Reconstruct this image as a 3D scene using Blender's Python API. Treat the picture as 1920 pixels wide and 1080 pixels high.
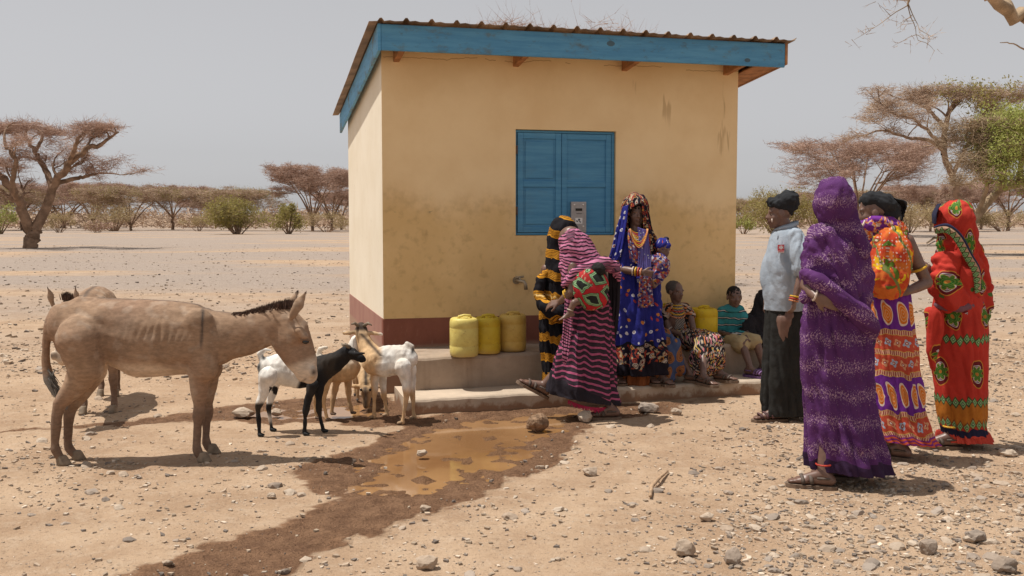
import bpy, bmesh, math, random
import numpy as np
from mathutils import Vector, Matrix

for o in list(bpy.data.objects): bpy.data.objects.remove(o)
SC = bpy.context.scene
C = SC.collection
rnd = random.Random(7)
rs = np.random.RandomState(11)

# ------------------------------------------------------------------ camera, sky, sun, exposure
F, HC = 1867.0, 1.46
PH = math.atan(125/F); CP, SP = math.cos(PH), math.sin(PH)
cam = bpy.data.cameras.new('camera'); cam.sensor_width = 36; cam.lens = F/1920*36
cam.clip_end = 6000; cam.clip_start = 0.05
co = bpy.data.objects.new('camera', cam); C.objects.link(co)
co.location = (0, 0, HC); co.rotation_euler = (math.radians(90)-PH, 0, 0)
SC.camera = co
SUN_DIR = Vector((-0.335, 0.02, 0.94)).normalized()
w = bpy.data.worlds.new('World'); SC.world = w; w.use_nodes = True
wt = w.node_tree; wt.nodes.clear()
sky = wt.nodes.new('ShaderNodeTexSky'); sky.sky_type = 'NISHITA'; sky.sun_disc = False
sky.sun_elevation = math.asin(SUN_DIR.z); sky.sun_rotation = math.atan2(SUN_DIR.x, SUN_DIR.y)
sky.air_density = 1.0; sky.dust_density = 1.5; sky.ozone_density = 1.0; sky.altitude = 400
hs = wt.nodes.new('ShaderNodeHueSaturation'); hs.inputs['Saturation'].default_value = 0.10
gm = wt.nodes.new('ShaderNodeGamma'); gm.inputs[1].default_value = 0.55     # dust veil evens the sky out
tint = wt.nodes.new('ShaderNodeMix'); tint.data_type = 'RGBA'; tint.blend_type = 'MULTIPLY'
tint.inputs[0].default_value = 1.0; tint.inputs[7].default_value = (1.12, 1.112, 1.135, 1)
bg = wt.nodes.new('ShaderNodeBackground'); bg.inputs[1].default_value = 0.15
wo = wt.nodes.new('ShaderNodeOutputWorld')
wt.links.new(sky.outputs[0], hs.inputs['Color']); wt.links.new(hs.outputs[0], gm.inputs[0])
wt.links.new(gm.outputs[0], tint.inputs[6]); wt.links.new(tint.outputs[2], bg.inputs[0]); wt.links.new(bg.outputs[0], wo.inputs[0])
sl = bpy.data.lights.new('sun', 'SUN'); sl.energy = 3.75; sl.angle = math.radians(0.55); sl.color = (1.0, 0.955, 0.88)
so = bpy.data.objects.new('sun', sl); C.objects.link(so); so.location = SUN_DIR*30
so.rotation_euler = SUN_DIR.to_track_quat('Z', 'Y').to_euler()
SC.view_settings.view_transform = 'Standard'; SC.view_settings.look = 'None'
SC.view_settings.gamma = 1; SC.view_settings.use_curve_mapping = False
SC.view_settings.exposure = 0.38
SC.render.engine = 'CYCLES'
SC.cycles.max_bounces = 8; SC.cycles.diffuse_bounces = 6; SC.cycles.glossy_bounces = 3

# ------------------------------------------------------------------ helpers
def ray(px, py):
    dx = (px-960)/F; dz = (540-py)/F
    return Vector((dx, CP+dz*SP, -SP+dz*CP))
def at(px, py, Y):
    d = ray(px, py); t = Y/d.y
    return Vector((d.x*t, Y, HC+d.z*t))
def gr(px, py, z=0.0):
    d = ray(px, py); t = (z-HC)/d.z
    return Vector((d.x*t, d.y*t, z))
def A(*a): return np.array(a, float)

_perm = np.random.RandomState(3).permutation(256); _perm = np.concatenate([_perm, _perm, _perm])
_grad = np.random.RandomState(4).normal(size=(256, 3)); _grad /= np.linalg.norm(_grad, axis=1)[:, None]
def perlin(p):
    p = np.asarray(p, float); i = np.floor(p).astype(int); f = p-i; i = i & 255
    u = f*f*f*(f*(f*6-15)+10)
    def g(a, b, c):
        h = _perm[_perm[_perm[(i[:, 0]+a) & 255]+((i[:, 1]+b) & 255)]+((i[:, 2]+c) & 255)] & 255
        gv = _grad[h]
        return gv[:, 0]*(f[:, 0]-a)+gv[:, 1]*(f[:, 1]-b)+gv[:, 2]*(f[:, 2]-c)
    x00 = g(0,0,0)*(1-u[:,0])+g(1,0,0)*u[:,0]; x10 = g(0,1,0)*(1-u[:,0])+g(1,1,0)*u[:,0]
    x01 = g(0,0,1)*(1-u[:,0])+g(1,0,1)*u[:,0]; x11 = g(0,1,1)*(1-u[:,0])+g(1,1,1)*u[:,0]
    y0 = x00*(1-u[:,1])+x10*u[:,1]; y1 = x01*(1-u[:,1])+x11*u[:,1]
    return (y0*(1-u[:,2])+y1*u[:,2])*1.6
def fbm(p, o=4, k=2.1):
    s = 0; a = 1.0; t = 0
    for i in range(o):
        s = s+a*perlin(p+i*7.3); t += a; a *= .5; p = p*k
    return s/t
def sst(x, a, b):
    t = np.clip((x-a)/(b-a), 0, 1); return t*t*(3-2*t)

WL = {}
def link(o, parent=None):
    C.objects.link(o)
    if parent is not None: o.parent = parent
    return o
def tag(o, label=None, cat=None, group=None, kind=None):
    for k, v in (('label', label), ('category', cat), ('group', group), ('kind', kind)):
        if v: o[k] = v
    return o
def thing(name, label, cat, loc, group=None):
    o = bpy.data.objects.new(name, None); o.empty_display_size = .1
    o.location = loc; link(o); WL[o.name] = np.array(loc, float)
    return tag(o, label, cat, group)
def mesh_np(name, V, Fc, mat, parent=None, uv=None, col=None, smooth=True, at_loc=None, mats=None, mi=None):
    V = np.asarray(V, float)
    if parent is not None: off = WL[parent.name]
    elif at_loc is not None: off = np.array(at_loc, float)
    else: off = np.zeros(3)
    me = bpy.data.meshes.new(name)
    if isinstance(Fc, np.ndarray):
        n, k = Fc.shape
        me.vertices.add(len(V)); me.vertices.foreach_set('co', (V-off).astype(np.float32).ravel())
        me.loops.add(n*k); me.loops.foreach_set('vertex_index', Fc.astype(np.int32).ravel())
        me.polygons.add(n); me.polygons.foreach_set('loop_start', np.arange(0, n*k, k, dtype=np.int32))
        me.update(calc_edges=True)
    else:
        me.from_pydata((V-off).tolist(), [], [list(f) for f in Fc])
    if uv is not None:
        ul = me.uv_layers.new(name='UVMap'); li = np.empty(len(me.loops), np.int32)
        me.loops.foreach_get('vertex_index', li); ul.data.foreach_set('uv', np.asarray(uv, np.float32)[li].ravel())
    if col is not None:
        ca = me.color_attributes.new('Col', 'FLOAT_COLOR', 'POINT')
        c4 = np.ones((len(V), 4), np.float32); c4[:, :3] = col; ca.data.foreach_set('color', c4.ravel())
    for m in (mats or [mat]): me.materials.append(m)
    if mi is not None: me.polygons.foreach_set('material_index', np.asarray(mi, np.int32))
    me.polygons.foreach_set('use_smooth', np.full(len(me.polygons), smooth, bool))
    me.validate(); me.update()
    o = bpy.data.objects.new(name, me); link(o, parent); WL[o.name] = off
    if parent is None and at_loc is not None: o.location = at_loc
    return o

class MB:
    def __init__(s): s.v = []; s.f = []; s.n = 0
    def add(s, V, Fc):
        V = np.asarray(V, float).reshape(-1, 3)
        s.v.append(V); s.f += [tuple(i+s.n for i in f) for f in Fc]; s.n += len(V); return s
    def hexa(s, P):   # 8 points: bottom 4 ccw, top 4 ccw
        return s.add([tuple(p) for p in P], [(3,2,1,0),(4,5,6,7),(0,1,5,4),(1,2,6,5),(2,3,7,6),(3,0,4,7)])
    def box(s, lo, hi, fr=None):
        x0,y0,z0 = lo; x1,y1,z1 = hi
        P = [(x0,y0,z0),(x1,y0,z0),(x1,y1,z0),(x0,y1,z0),(x0,y0,z1),(x1,y0,z1),(x1,y1,z1),(x0,y1,z1)]
        if fr: P = [tuple(fr(*p)) for p in P]
        return s.hexa(P)
    def tube(s, pts, rad, n=8, cap=True, sq=1.0, lat=None):
        V, Fc = tube_np(pts, rad, n, cap, sq, lat); return s.add(V, Fc)
    def ball(s, c, r, R=None, n=10):
        V, Fc = ellip(c, r, R, n); return s.add(V, Fc)
    def build(s, name, mat, parent=None, smooth=False, bevel=0, **k):
        o = mesh_np(name, np.concatenate(s.v), s.f, mat, parent, smooth=smooth, **k)
        if bevel:
            b = o.modifiers.new('bevel', 'BEVEL'); b.width = bevel; b.segments = 2; b.limit_method = 'ANGLE'
        return o
def frame_of(d):
    d = np.asarray(d, float); d = d/(np.linalg.norm(d)+1e-12)
    up = A(0,0,1) if abs(d[2]) < .95 else A(0,1,0)
    a = np.cross(up, d); a /= np.linalg.norm(a); b = np.cross(d, a)
    return a, b, d
def tube_np(pts, rad, n=8, cap=True, sq=1.0, lat=None):
    P = [np.array(p, float) for p in pts]; m = len(P)
    if np.isscalar(rad): rad = [rad]*m
    V = []; a0 = None
    for i in range(m):
        d = P[min(i+1, m-1)]-P[max(i-1, 0)]
        if a0 is None: a, b, d = frame_of(d)
        else:
            d = d/(np.linalg.norm(d)+1e-12); a = a0-d*np.dot(a0, d); a /= np.linalg.norm(a)+1e-12; b = np.cross(d, a)
        a0 = a
        for j in range(n):
            t = 2*math.pi*j/n; o = (a*math.cos(t)+b*math.sin(t))*rad[i]
            if sq != 1.0: l = np.array(lat, float); o = o+l*np.dot(o, l)*(sq-1)
            V.append(P[i]+o)
    Fc = [(i*n+j, i*n+(j+1) % n, (i+1)*n+(j+1) % n, (i+1)*n+j) for i in range(m-1) for j in range(n)]
    if cap: Fc += [tuple(range(n))[::-1], tuple((m-1)*n+j for j in range(n))]
    return V, Fc
def capsule(p0, r0, p1, r1, n=12, sq=1.0, lat=(0,1,0)):
    p0 = np.array(p0, float); p1 = np.array(p1, float)
    L = np.linalg.norm(p1-p0)
    d = (p1-p0)/L if L > 1e-6 else A(0,0,1)
    pts = []; rr = []
    for t in (-80,-50,-20): pts.append(p0+d*r0*math.sin(math.radians(t))); rr.append(r0*math.cos(math.radians(t)))
    pts.append(p0); rr.append(r0); pts.append(p1+d*1e-5); rr.append(r1)
    for t in (20,50,80): pts.append(p1+d*r1*math.sin(math.radians(t))); rr.append(r1*math.cos(math.radians(t)))
    return tube_np(pts, rr, n, True, sq, lat)
def ellip(c, r, R=None, n=12):
    V = []; m = n//2+1
    for i in range(m+1):
        ph = -math.pi/2+math.pi*i/m
        for j in range(n):
            t = 2*math.pi*j/n
            V.append((math.cos(ph)*math.cos(t), math.cos(ph)*math.sin(t), math.sin(ph)))
    V = np.array(V)
    V[:n] += 1e-4*V[n:2*n]*A(1,1,0); V[-n:] += 1e-4*V[-2*n:-n]*A(1,1,0)
    V = V*np.array(r, float)
    if R is not None: V = V@np.array(R).T
    Fc = [(i*n+j, i*n+(j+1) % n, (i+1)*n+(j+1) % n, (i+1)*n+j) for i in range(m) for j in range(n)]
    Fc += [tuple(range(n))[::-1], tuple(m*n+j for j in range(n))]
    return V+np.array(c, float), Fc
def merge(prims):
    V = []; Fc = []; n = 0
    for v, f in prims:
        v = np.asarray(v); V.append(v); Fc += [tuple(i+n for i in q) for q in f]; n += len(v)
    return np.concatenate(V), Fc
def blob(prims, vox=.0065, sm=4):
    """one continuous closed surface round all the given shapes"""
    V, Fc = merge(prims)
    me = bpy.data.meshes.new('tmp'); me.from_pydata(V.tolist(), [], Fc)
    o = bpy.data.objects.new('tmp', me); C.objects.link(o)
    r = o.modifiers.new('r', 'REMESH'); r.mode = 'VOXEL'; r.voxel_size = vox
    if sm:
        s = o.modifiers.new('s', 'SMOOTH'); s.factor = .5; s.iterations = sm
    dg = bpy.context.evaluated_depsgraph_get(); dg.update()
    ev = o.evaluated_get(dg).to_mesh()
    n = len(ev.vertices); v = np.empty(n*3, np.float32); ev.vertices.foreach_get('co', v); v = v.reshape(-1, 3).astype(float)
    nr = np.empty(n*3, np.float32); ev.vertices.foreach_get('normal', nr); nr = nr.reshape(-1, 3).astype(float)
    m = len(ev.polygons); li = np.empty(len(ev.loops), np.int32); ev.loops.foreach_get('vertex_index', li)
    if len(li) == 4*m: fc = li.reshape(-1, 4)
    else: fc = [tuple(p.vertices) for p in ev.polygons]
    o.evaluated_get(dg).to_mesh_clear()
    bpy.data.objects.remove(o); bpy.data.meshes.remove(me)
    return v, nr, fc
def folds(v, d, across, along, seed=0.0):
    """ridged fold field whose ridges run along direction d"""
    d = np.asarray(d, float); d = d/np.linalg.norm(d); L = (v@d)[:, None]*d
    q = (v-L)*across+L*along+seed
    q = q+.35*np.stack([perlin(q*.5+3), perlin(q*.5+9), perlin(q*.5+17)], 1)
    x = perlin(q); return np.sqrt(x*x+.003)*2-.45
def crom(keys, n):
    K = np.array(keys, float); m = len(K); out = []
    for i in range(n):
        t = i/(n-1)*(m-1); k = min(int(t), m-2); f = t-k
        a, b, c, d = K[max(k-1,0)], K[k], K[k+1], K[min(k+2,m-1)]
        out.append(.5*((2*b)+(-a+c)*f+(2*a-5*b+4*c-d)*f*f+(-a+3*b-3*c+d)*f**3))
    return np.array(out)

# ------------------------------------------------------------------ node helpers
class E:
    def __init__(s, T, k): s.T = T; s.k = k
    def _b(s, o, op, r=False): return s.T.m(op, o, s) if r else s.T.m(op, s, o)
    def __add__(s, o): return s._b(o, 'ADD')
    __radd__ = __add__
    def __sub__(s, o): return s._b(o, 'SUBTRACT')
    def __rsub__(s, o): return s._b(o, 'SUBTRACT', True)
    def __mul__(s, o): return s._b(o, 'MULTIPLY')
    __rmul__ = __mul__
    def __truediv__(s, o): return s._b(o, 'DIVIDE')
    def __lt__(s, o): return s._b(o, 'LESS_THAN')
    def __gt__(s, o): return s._b(o, 'GREATER_THAN')
    def fr(s): return s.T.m('FRACT', s)
    def fl(s): return s.T.m('FLOOR', s)
    def ab(s): return s.T.m('ABSOLUTE', s)
    def sin(s): return s.T.m('SINE', s)
    def sqrt(s): return s.T.m('SQRT', s)
    def mx(s, o): return s.T.m('MAXIMUM', s, o)
    def mn(s, o): return s.T.m('MINIMUM', s, o)
class Mat:
    def __init__(s, name, rough=.8, spec=.3):
        s.mat = bpy.data.materials.new(name); s.mat.use_nodes = True
        s.t = s.mat.node_tree; s.t.nodes.clear()
        s.b = s.t.nodes.new('ShaderNodeBsdfPrincipled'); s.out = s.t.nodes.new('ShaderNodeOutputMaterial')
        s.t.links.new(s.b.outputs[0], s.out.inputs[0])
        s.b.inputs['Roughness'].default_value = rough; s.b.inputs['Specular IOR Level'].default_value = spec
    def put(s, sock, v):
        if isinstance(v, E): s.t.links.new(v.k, sock)
        elif isinstance(v, (tuple, list)):
            sock.default_value = tuple(v)+((1,) if len(v) == 3 and len(sock.default_value) == 4 else ())
        else: sock.default_value = v
    def m(s, op, a, b=None):
        n = s.t.nodes.new('ShaderNodeMath'); n.operation = op
        s.put(n.inputs[0], a)
        if b is not None: s.put(n.inputs[1], b)
        return E(s, n.outputs[0])
    def uv(s):
        n = s.t.nodes.new('ShaderNodeUVMap'); n.uv_map = 'UVMap'; return E(s, n.outputs[0])
    def geo(s):
        n = s.t.nodes.new('ShaderNodeTexCoord'); return E(s, n.outputs['Object'])
    def pos(s):
        n = s.t.nodes.new('ShaderNodeNewGeometry'); return E(s, n.outputs['Position'])
    def attr(s, name='Col', out='Color'):
        n = s.t.nodes.new('ShaderNodeAttribute'); n.attribute_name = name; return E(s, n.outputs[out])
    def sep(s, v):
        n = s.t.nodes.new('ShaderNodeSeparateXYZ'); s.put(n.inputs[0], v); return [E(s, n.outputs[i]) for i in range(3)]
    def comb(s, x, y, z=0.0):
        n = s.t.nodes.new('ShaderNodeCombineXYZ')
        for i, q in enumerate((x, y, z)): s.put(n.inputs[i], q)
        return E(s, n.outputs[0])
    def noise(s, v, scale, detail=3, rough=.55, col=False, dist=0.0):
        n = s.t.nodes.new('ShaderNodeTexNoise'); s.put(n.inputs['Vector'], v)
        n.inputs['Scale'].default_value = scale; n.inputs['Detail'].default_value = detail
        n.inputs['Roughness'].default_value = rough; n.inputs['Distortion'].default_value = dist
        return E(s, n.outputs[1 if col else 0])
    def voro(s, v, scale, rand=1.0, feat='F1', metric='EUCLIDEAN'):
        n = s.t.nodes.new('ShaderNodeTexVoronoi'); n.feature = feat; s.put(n.inputs['Vector'], v)
        if feat != 'DISTANCE_TO_EDGE': n.distance = metric
        n.inputs['Scale'].default_value = scale; n.inputs['Randomness'].default_value = rand
        if feat == 'DISTANCE_TO_EDGE': return E(s, n.outputs[0])
        return E(s, n.outputs['Distance']), E(s, n.outputs['Color'])
    def mix(s, f, a, b, mode='MIX'):
        n = s.t.nodes.new('ShaderNodeMix'); n.data_type = 'RGBA'; n.blend_type = mode
        s.put(n.inputs[0], f); s.put(n.inputs[6], a); s.put(n.inputs[7], b); return E(s, n.outputs[2])
    def step(s, x, a, b, lo=0.0, hi=1.0):
        n = s.t.nodes.new('ShaderNodeMapRange'); n.interpolation_type = 'SMOOTHSTEP'
        for i, q in enumerate((x, a, b, lo, hi)): s.put(n.inputs[i], q)
        return E(s, n.outputs[0])
    def band(s, x, a, b): return (x > a)*(x < b)
    def color(s, c): s.put(s.b.inputs['Base Color'], c)
    def rough(s, c): s.put(s.b.inputs['Roughness'], c)
    def bump(s, h, st=.3, d=.01):
        n = s.t.nodes.new('ShaderNodeBump'); n.inputs['Strength'].default_value = st; n.inputs['Distance'].default_value = d
        s.put(n.inputs['Height'], h)
        cur = s.b.inputs['Normal']
        if cur.is_linked: s.t.links.new(cur.links[0].from_socket, n.inputs['Normal'])
        s.t.links.new(n.outputs[0], cur)
def plain(name, c, rough=.7, var=.15, sc=12, bump=.15, bs=60, metal=0, spec=.3, bd=.004):
    M = Mat(name, rough, spec); g = M.geo(); f = M.noise(g, sc, 4)
    M.color(M.mix(M.step(f, .3, .7), tuple(x*(1-var) for x in c), tuple(min(1, x*(1+var)) for x in c)))
    if bump: M.bump(M.noise(g, bs, 4), bump, bd)
    M.b.inputs['Metallic'].default_value = metal
    return M.mat
def colmat(name, rough=.7, bs=120, bump=.25, var=.2, stretch=(1,1,1), spec=.3, sc=20, bd=.004):
    M = Mat(name, rough, spec); g = M.geo()
    x, y, z = M.sep(g); q = M.comb(x*stretch[0], y*stretch[1], z*stretch[2])
    f = M.noise(q, sc, 5, .65); k = M.step(f, .3, .7, 1-var, 1+var)
    M.color(M.mix(1.0, M.attr(), M.comb(k, k, k), 'MULTIPLY'))
    M.bump(M.noise(q, bs, 3), bump, bd)
    return M.mat
# ------------------------------------------------------------------ ground
def polyw(px): return np.array([gr(x, y)[:2] for x, y in px])
def sdpoly(P, poly):
    """signed distance (inside negative) of points P (N,2)"""
    d = np.full(len(P), 1e9); inside = np.zeros(len(P), bool); n = len(poly)
    for i in range(n):
        a = poly[i]; b = poly[(i+1) % n]; e = b-a; q = P-a
        t = np.clip((q@e)/(e@e), 0, 1); r = q-t[:, None]*e; d = np.minimum(d, (r*r).sum(1))
        c = (a[1] <= P[:, 1]) != (b[1] <= P[:, 1])
        with np.errstate(divide='ignore', invalid='ignore'):
            xx = a[0]+(P[:, 1]-a[1])/(b[1]-a[1]+1e-12)*e[0]
        inside ^= c & (P[:, 0] < xx)
    return np.sqrt(d)*np.where(inside, -1, 1)
WET1 = polyw([(548,872),(600,862),(680,835),(740,805),(780,790),(830,775),(1110,755),(1180,757),(1300,752),(1250,775),(1120,790),(1085,820),(1045,868),(960,897),(850,945),(780,965),(700,1000),(650,1000),(547,1061),(490,1095),(330,1160),(60,1160),(237,1078),(387,1023),(528,978),(628,935),(590,918),(556,887)])
WET2 = polyw([(0,806),(250,788),(400,765),(500,752),(700,742),(775,760),(800,795),(700,802),(620,792),(500,795),(420,785),(250,796),(0,811)])
POOL1 = polyw([(625,912),(690,855),(780,815),(835,786),(1100,766),(1092,792),(1010,825),(1020,862),(940,895),(850,922),(760,938),(690,936)])
POOL2 = polyw([(405,778),(480,764),(590,757),(650,748),(705,748),(752,762),(748,780),(700,782),(640,785),(540,788),(470,787)])
def wetness(P):
    p3 = np.c_[P, np.zeros(len(P))]
    nz = .12*fbm(p3*2.2, 4)+.075*perlin(p3*8)+.045*perlin(p3*19)
    w1 = 1-sst(np.minimum(sdpoly(P, WET1), sdpoly(P, WET2)*1.3)+nz, -.07, .05)
    pl = 1-sst(np.minimum(sdpoly(P, POOL1), sdpoly(P, POOL2))+nz*1.2, -.30, .05)
    return w1, pl
def gz(P):
    P = np.asarray(P, float).reshape(-1, 2); p3 = np.c_[P, np.zeros(len(P))]
    z = .012*fbm(p3*1.1, 3)+.006*perlin(p3*4.5+5)
    far = sst(np.hypot(P[:, 0], P[:, 1]), 25, 120)
    return z+far*.25*perlin(p3*.03)
def axis(lo, hi, st, a, b, g=1.09):
    m = list(np.arange(lo, hi+1e-6, st)); x = hi; d = st
    while x < b: d *= g; x += d; m.append(x)
    x = lo; d = st
    while x > a: d *= g; x -= d; m.insert(0, x)
    return np.array(m)
gx = axis(-4.6, 5.0, .031, -1800, 1800); gy = axis(3.1, 10.2, .031, -60, 3200)
X, Y = np.meshgrid(gx, gy); GP = np.c_[X.ravel(), Y.ravel()]
Z = gz(GP); W1 = np.zeros(len(GP)); PL = np.zeros(len(GP))
nr_ = (np.abs(GP[:, 0]) < 9) & (GP[:, 1] > 2) & (GP[:, 1] < 12)
W1[nr_], PL[nr_] = wetness(GP[nr_])
p3 = np.c_[GP[nr_], np.zeros(nr_.sum())]
r1 = perlin(p3*22); r2 = perlin(p3*9)
Z[nr_] += (.004*perlin(p3*30)+.003*perlin(p3*14))*(1-W1[nr_])
r3 = perlin(p3*5+2); r4 = perlin(p3*13+7)
Z[nr_] += W1[nr_]*(-.005+.012*r2*np.abs(r1)*2+.008*r1+.012*np.maximum(r4, 0)-.016*np.maximum(-r4-.25, 0)+.006*r3)
Z[nr_] += PL[nr_]*(-.027+.016*r2+.017*r3)
nxx, nyy = len(gx), len(gy); idx = np.arange(nxx*nyy).reshape(nyy, nxx)
FQ = np.stack([idx[:-1,:-1], idx[:-1,1:], idx[1:,1:], idx[1:,:-1]], -1).reshape(-1, 4)
def ground_mat():
    M = Mat('dry_earth', .95, .15); p = M.pos(); x, y, z = M.sep(p)
    q = M.comb(x, y, 0.0); cs = M.sep(M.attr())
    n0 = M.noise(q, .22, 4); n1 = M.noise(q, 1.6, 5, .6); n2 = M.noise(q, 9, 5, .65); n3 = M.noise(q, 60, 4, .7)
    tan = M.mix(M.step(n1, .32, .68), (.345,.228,.145), (.455,.322,.215))
    tan = M.mix(M.step(n2, .45, .75, 0, .5), tan, (.49,.38,.28))
    tan = M.mix(M.step(n3, .55, .8, 0, .6), tan, (.24,.165,.11))
    n6 = M.noise(q, 34, 3, .75); tan = M.mix(M.step(n6, .56, .66, 0, .55), tan, (.20,.135,.09)); tan = M.mix(M.step(n6, .42, .33, 0, .45), tan, (.52,.41,.31))
    _, vc = M.voro(q, 28); vs = M.sep(vc)
    gray = M.mix(vs[0], (.215,.178,.155), (.36,.30,.26))
    gray = M.mix(M.step(n2, .3, .7, 0, .5), gray, (.33,.265,.22))
    qs = M.comb(x*.35, y, 0.0)
    k = M.step(y+(n0-.5)*16+(n1-.5)*8, 9.5, 24)*M.step(M.noise(qs, .16, 3), .36, .5)
    col = M.mix(k*.85, tan, gray)
    mud = M.mix(M.step(n2*.6+n3*.4, .35, .65), (.145,.075,.042), (.275,.155,.088))
    wv = cs[0]+(n2-.5)*.5*M.step(cs[0], .02, .3)+(n6-.5)*.35*M.step(cs[0], .02, .3)
    col = M.mix(M.step(wv, .12, .62), col, mud)
    col = M.mix(cs[1]*.6, col, (.20,.10,.045))
    M.color(col)
    M.rough(M.step(cs[0]*.75+cs[1]*.7, .55, 1.3, .95, .42))
    mudh = M.noise(q, 9, 5, .75, False, .4)*cs[0]+M.noise(q, 30, 4, .7)*cs[0]*.45
    M.bump(mudh, .9, .05); M.bump(M.noise(q, 22, 4, .7), .5, .03); M.bump(n3, .6, .014); M.bump(M.noise(q, 220, 3, .7), .6, .005)
    return M.mat
ground = mesh_np('ground', np.c_[GP, Z], FQ, ground_mat(), col=np.c_[W1, PL, 0*PL])
tag(ground, kind='structure')
def water(name, poly, z):
    M = Mat('muddy_water_'+name, .06, .55); p = M.pos(); n = M.noise(p, 1.3, 4)
    M.color(M.mix(n, (.27,.125,.04), (.42,.215,.08)))
    M.b.inputs['IOR'].default_value = 1.33
    M.bump(M.noise(p, 5, 2), .05, .01); M.bump(M.noise(p, 30, 2), .03, .002)
    c = poly.mean(0); P = c+(poly-c)*1.12
    lo, hi = P.min(0), P.max(0)
    o = mesh_np('puddle', [(lo[0], lo[1], z), (hi[0], lo[1], z), (hi[0], hi[1], z), (lo[0], hi[1], z)], [(0,1,2,3)], M.mat)
    tag(o, kind='structure')
    return o
# water lies in the hollows of the mud: only cells that dip below the level are filled
def puddle(name, poly, lev):
    lo, hi = poly.min(0)-.3, poly.max(0)+.3
    xs = np.arange(lo[0], hi[0], .03); ys = np.arange(lo[1], hi[1], .03)
    XX, YY = np.meshgrid(xs, ys); P = np.c_[XX.ravel(), YY.ravel()]
    _, pl = wetness(P); d = sdpoly(P, poly)
    ok = (d < .22).reshape(len(ys), len(xs)); id_ = np.arange(len(P)).reshape(len(ys), len(xs))
    m = ok[:-1,:-1] & ok[:-1,1:] & ok[1:,1:] & ok[1:,:-1]
    q = np.stack([id_[:-1,:-1], id_[:-1,1:], id_[1:,1:], id_[1:,:-1]], -1)[m]
    u, inv = np.unique(q.ravel(), return_inverse=True)
    M = Mat('muddy_water', .045, .5); p = M.pos(); n = M.noise(p, 1.3, 4)
    M.color(M.mix(M.step(n, .3, .7), (.20,.10,.04), (.31,.17,.075)))
    M.b.inputs['IOR'].default_value = 1.33
    M.bump(M.noise(p, 5, 2), .06, .01); M.bump(M.noise(p, 34, 2), .05, .002)
    o = mesh_np('puddle', np.c_[P[u], np.full(len(u), lev)], inv.reshape(-1, 4), M.mat)
    tag(o, kind='structure')
puddle('a', POOL1, -.0165); puddle('b', POOL2, -.0165)

# ------------------------------------------------------------------ water kiosk
WC = A(-1.085, 8.37); ANG = math.radians(14.5); CU, SU = math.cos(ANG), math.sin(ANG)
WWID, WDEP, BENCH = 3.25, 3.06, .384
def B(a, b, z): return Vector((WC[0]+CU*a-SU*b, WC[1]+SU*a+CU*b, z))
def wallhit(px, py, b=0.0):
    d = ray(px, py); n = (-SU, CU)
    t = (n[0]*WC[0]+n[1]*WC[1]+b)/(n[0]*d.x+n[1]*d.y)
    x, y, z = d.x*t, d.y*t, HC+d.z*t
    return ((x-WC[0])*CU+(y-WC[1])*SU, z)
def plaster(name, front):
    M = Mat(name, .92, .12); p = M.pos(); x, y, z = M.sep(p)
    st = M.comb(x*1.0, y*1.0, z*.35)
    n1 = M.noise(p, 1.7, 5, .6); n2 = M.noise(p, 14, 4); n3 = M.noise(st, 5, 5, .65)
    if front:
        up = M.mix(M.step(n1, .3, .7), (.80,.585,.32), (.88,.675,.395))
        low = M.mix(M.step(n1, .3, .7), (.71,.49,.225), (.81,.58,.29))
        low = M.mix(M.step(n2, .5, .75, 0, .4), low, (.42,.27,.12))
        edge = z+(n1-.5)*.34+(M.noise(M.comb(x*3, y*3, 0.0), 1.4, 4)-.5)*.34
        c = M.mix(M.step(edge, 1.80, 1.40), up, low)
        c = M.mix(M.step(edge, 1.74, 1.62)*M.step(edge, 1.42, 1.62)*M.step(n2, .35, .6)*.22, c, (.42,.27,.12))
        c = M.mix(M.step(z+(n1-.5)*.5, 1.15, .65, 0, .15), c, (.45,.31,.15))
        # thin run marks
        a = x*CU+y*SU
        run = M.step(M.noise(M.comb(a*1.0, z*.12, 3.0), 9, 3, .6), .64, .70)*M.step(M.noise(p, 1.1, 2), .5, .62)
        c = M.mix(run*.45, c, (.36,.22,.10))
        smear = M.step(M.noise(M.comb(a*.6, z*1.2, 7.0), 9, 3), .66, .72)*M.band(z, 1.40, 1.56)*M.band(a, -.62, -.0+1.6)
        c = M.mix(smear*.5, c, (.20,.15,.10))
        zc = z-(wallhit(1050, 118)[1]+(M.noise(M.comb(a, 0.0, 5.0), 1.5, 5, .65)-.5)*.16)
        c = M.mix((zc.ab() < .0035)*(M.noise(p, 2.2, 3) > .44)*.6, c, (.36,.21,.10))
        c = M.mix(M.step(M.noise(p, 30, 3, .7), .70, .76, 0, .35), c, (.80,.70,.52))
    else:
        c = M.mix(M.step(n1, .3, .7), (.74,.66,.52), (.80,.73,.60))
        c = M.mix(M.step(n2, .68, .74, 0, .35), c, (.35,.25,.18))
    M.color(c)
    M.bump(n2, .25, .006); M.bump(M.noise(p, 110, 4, .7), .3, .003); M.bump(n3, .15, .01)
    return M.mat
def maroon_mat(name, ca, cb):
    M = Mat(name, .9, .12); p = M.pos(); x, y, z = M.sep(p); n = M.noise(M.comb(x, y, z*.6), 3.2, 5, .7); n2 = M.noise(M.comb(x, y, z*.3), 22, 4, .7)
    c = M.mix(M.step(n, .3, .7), ca, cb)
    c = M.mix(M.step(n2, .6, .74, 0, .5)*M.step(z, .72, .42), c, (.42,.27,.20))
    c = M.mix(M.step(z+(n-.5)*.06, .43, .385, 0, .8), c, (.36,.24,.17))
    M.color(c); M.bump(n2, .3, .004); return M.mat
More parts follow.
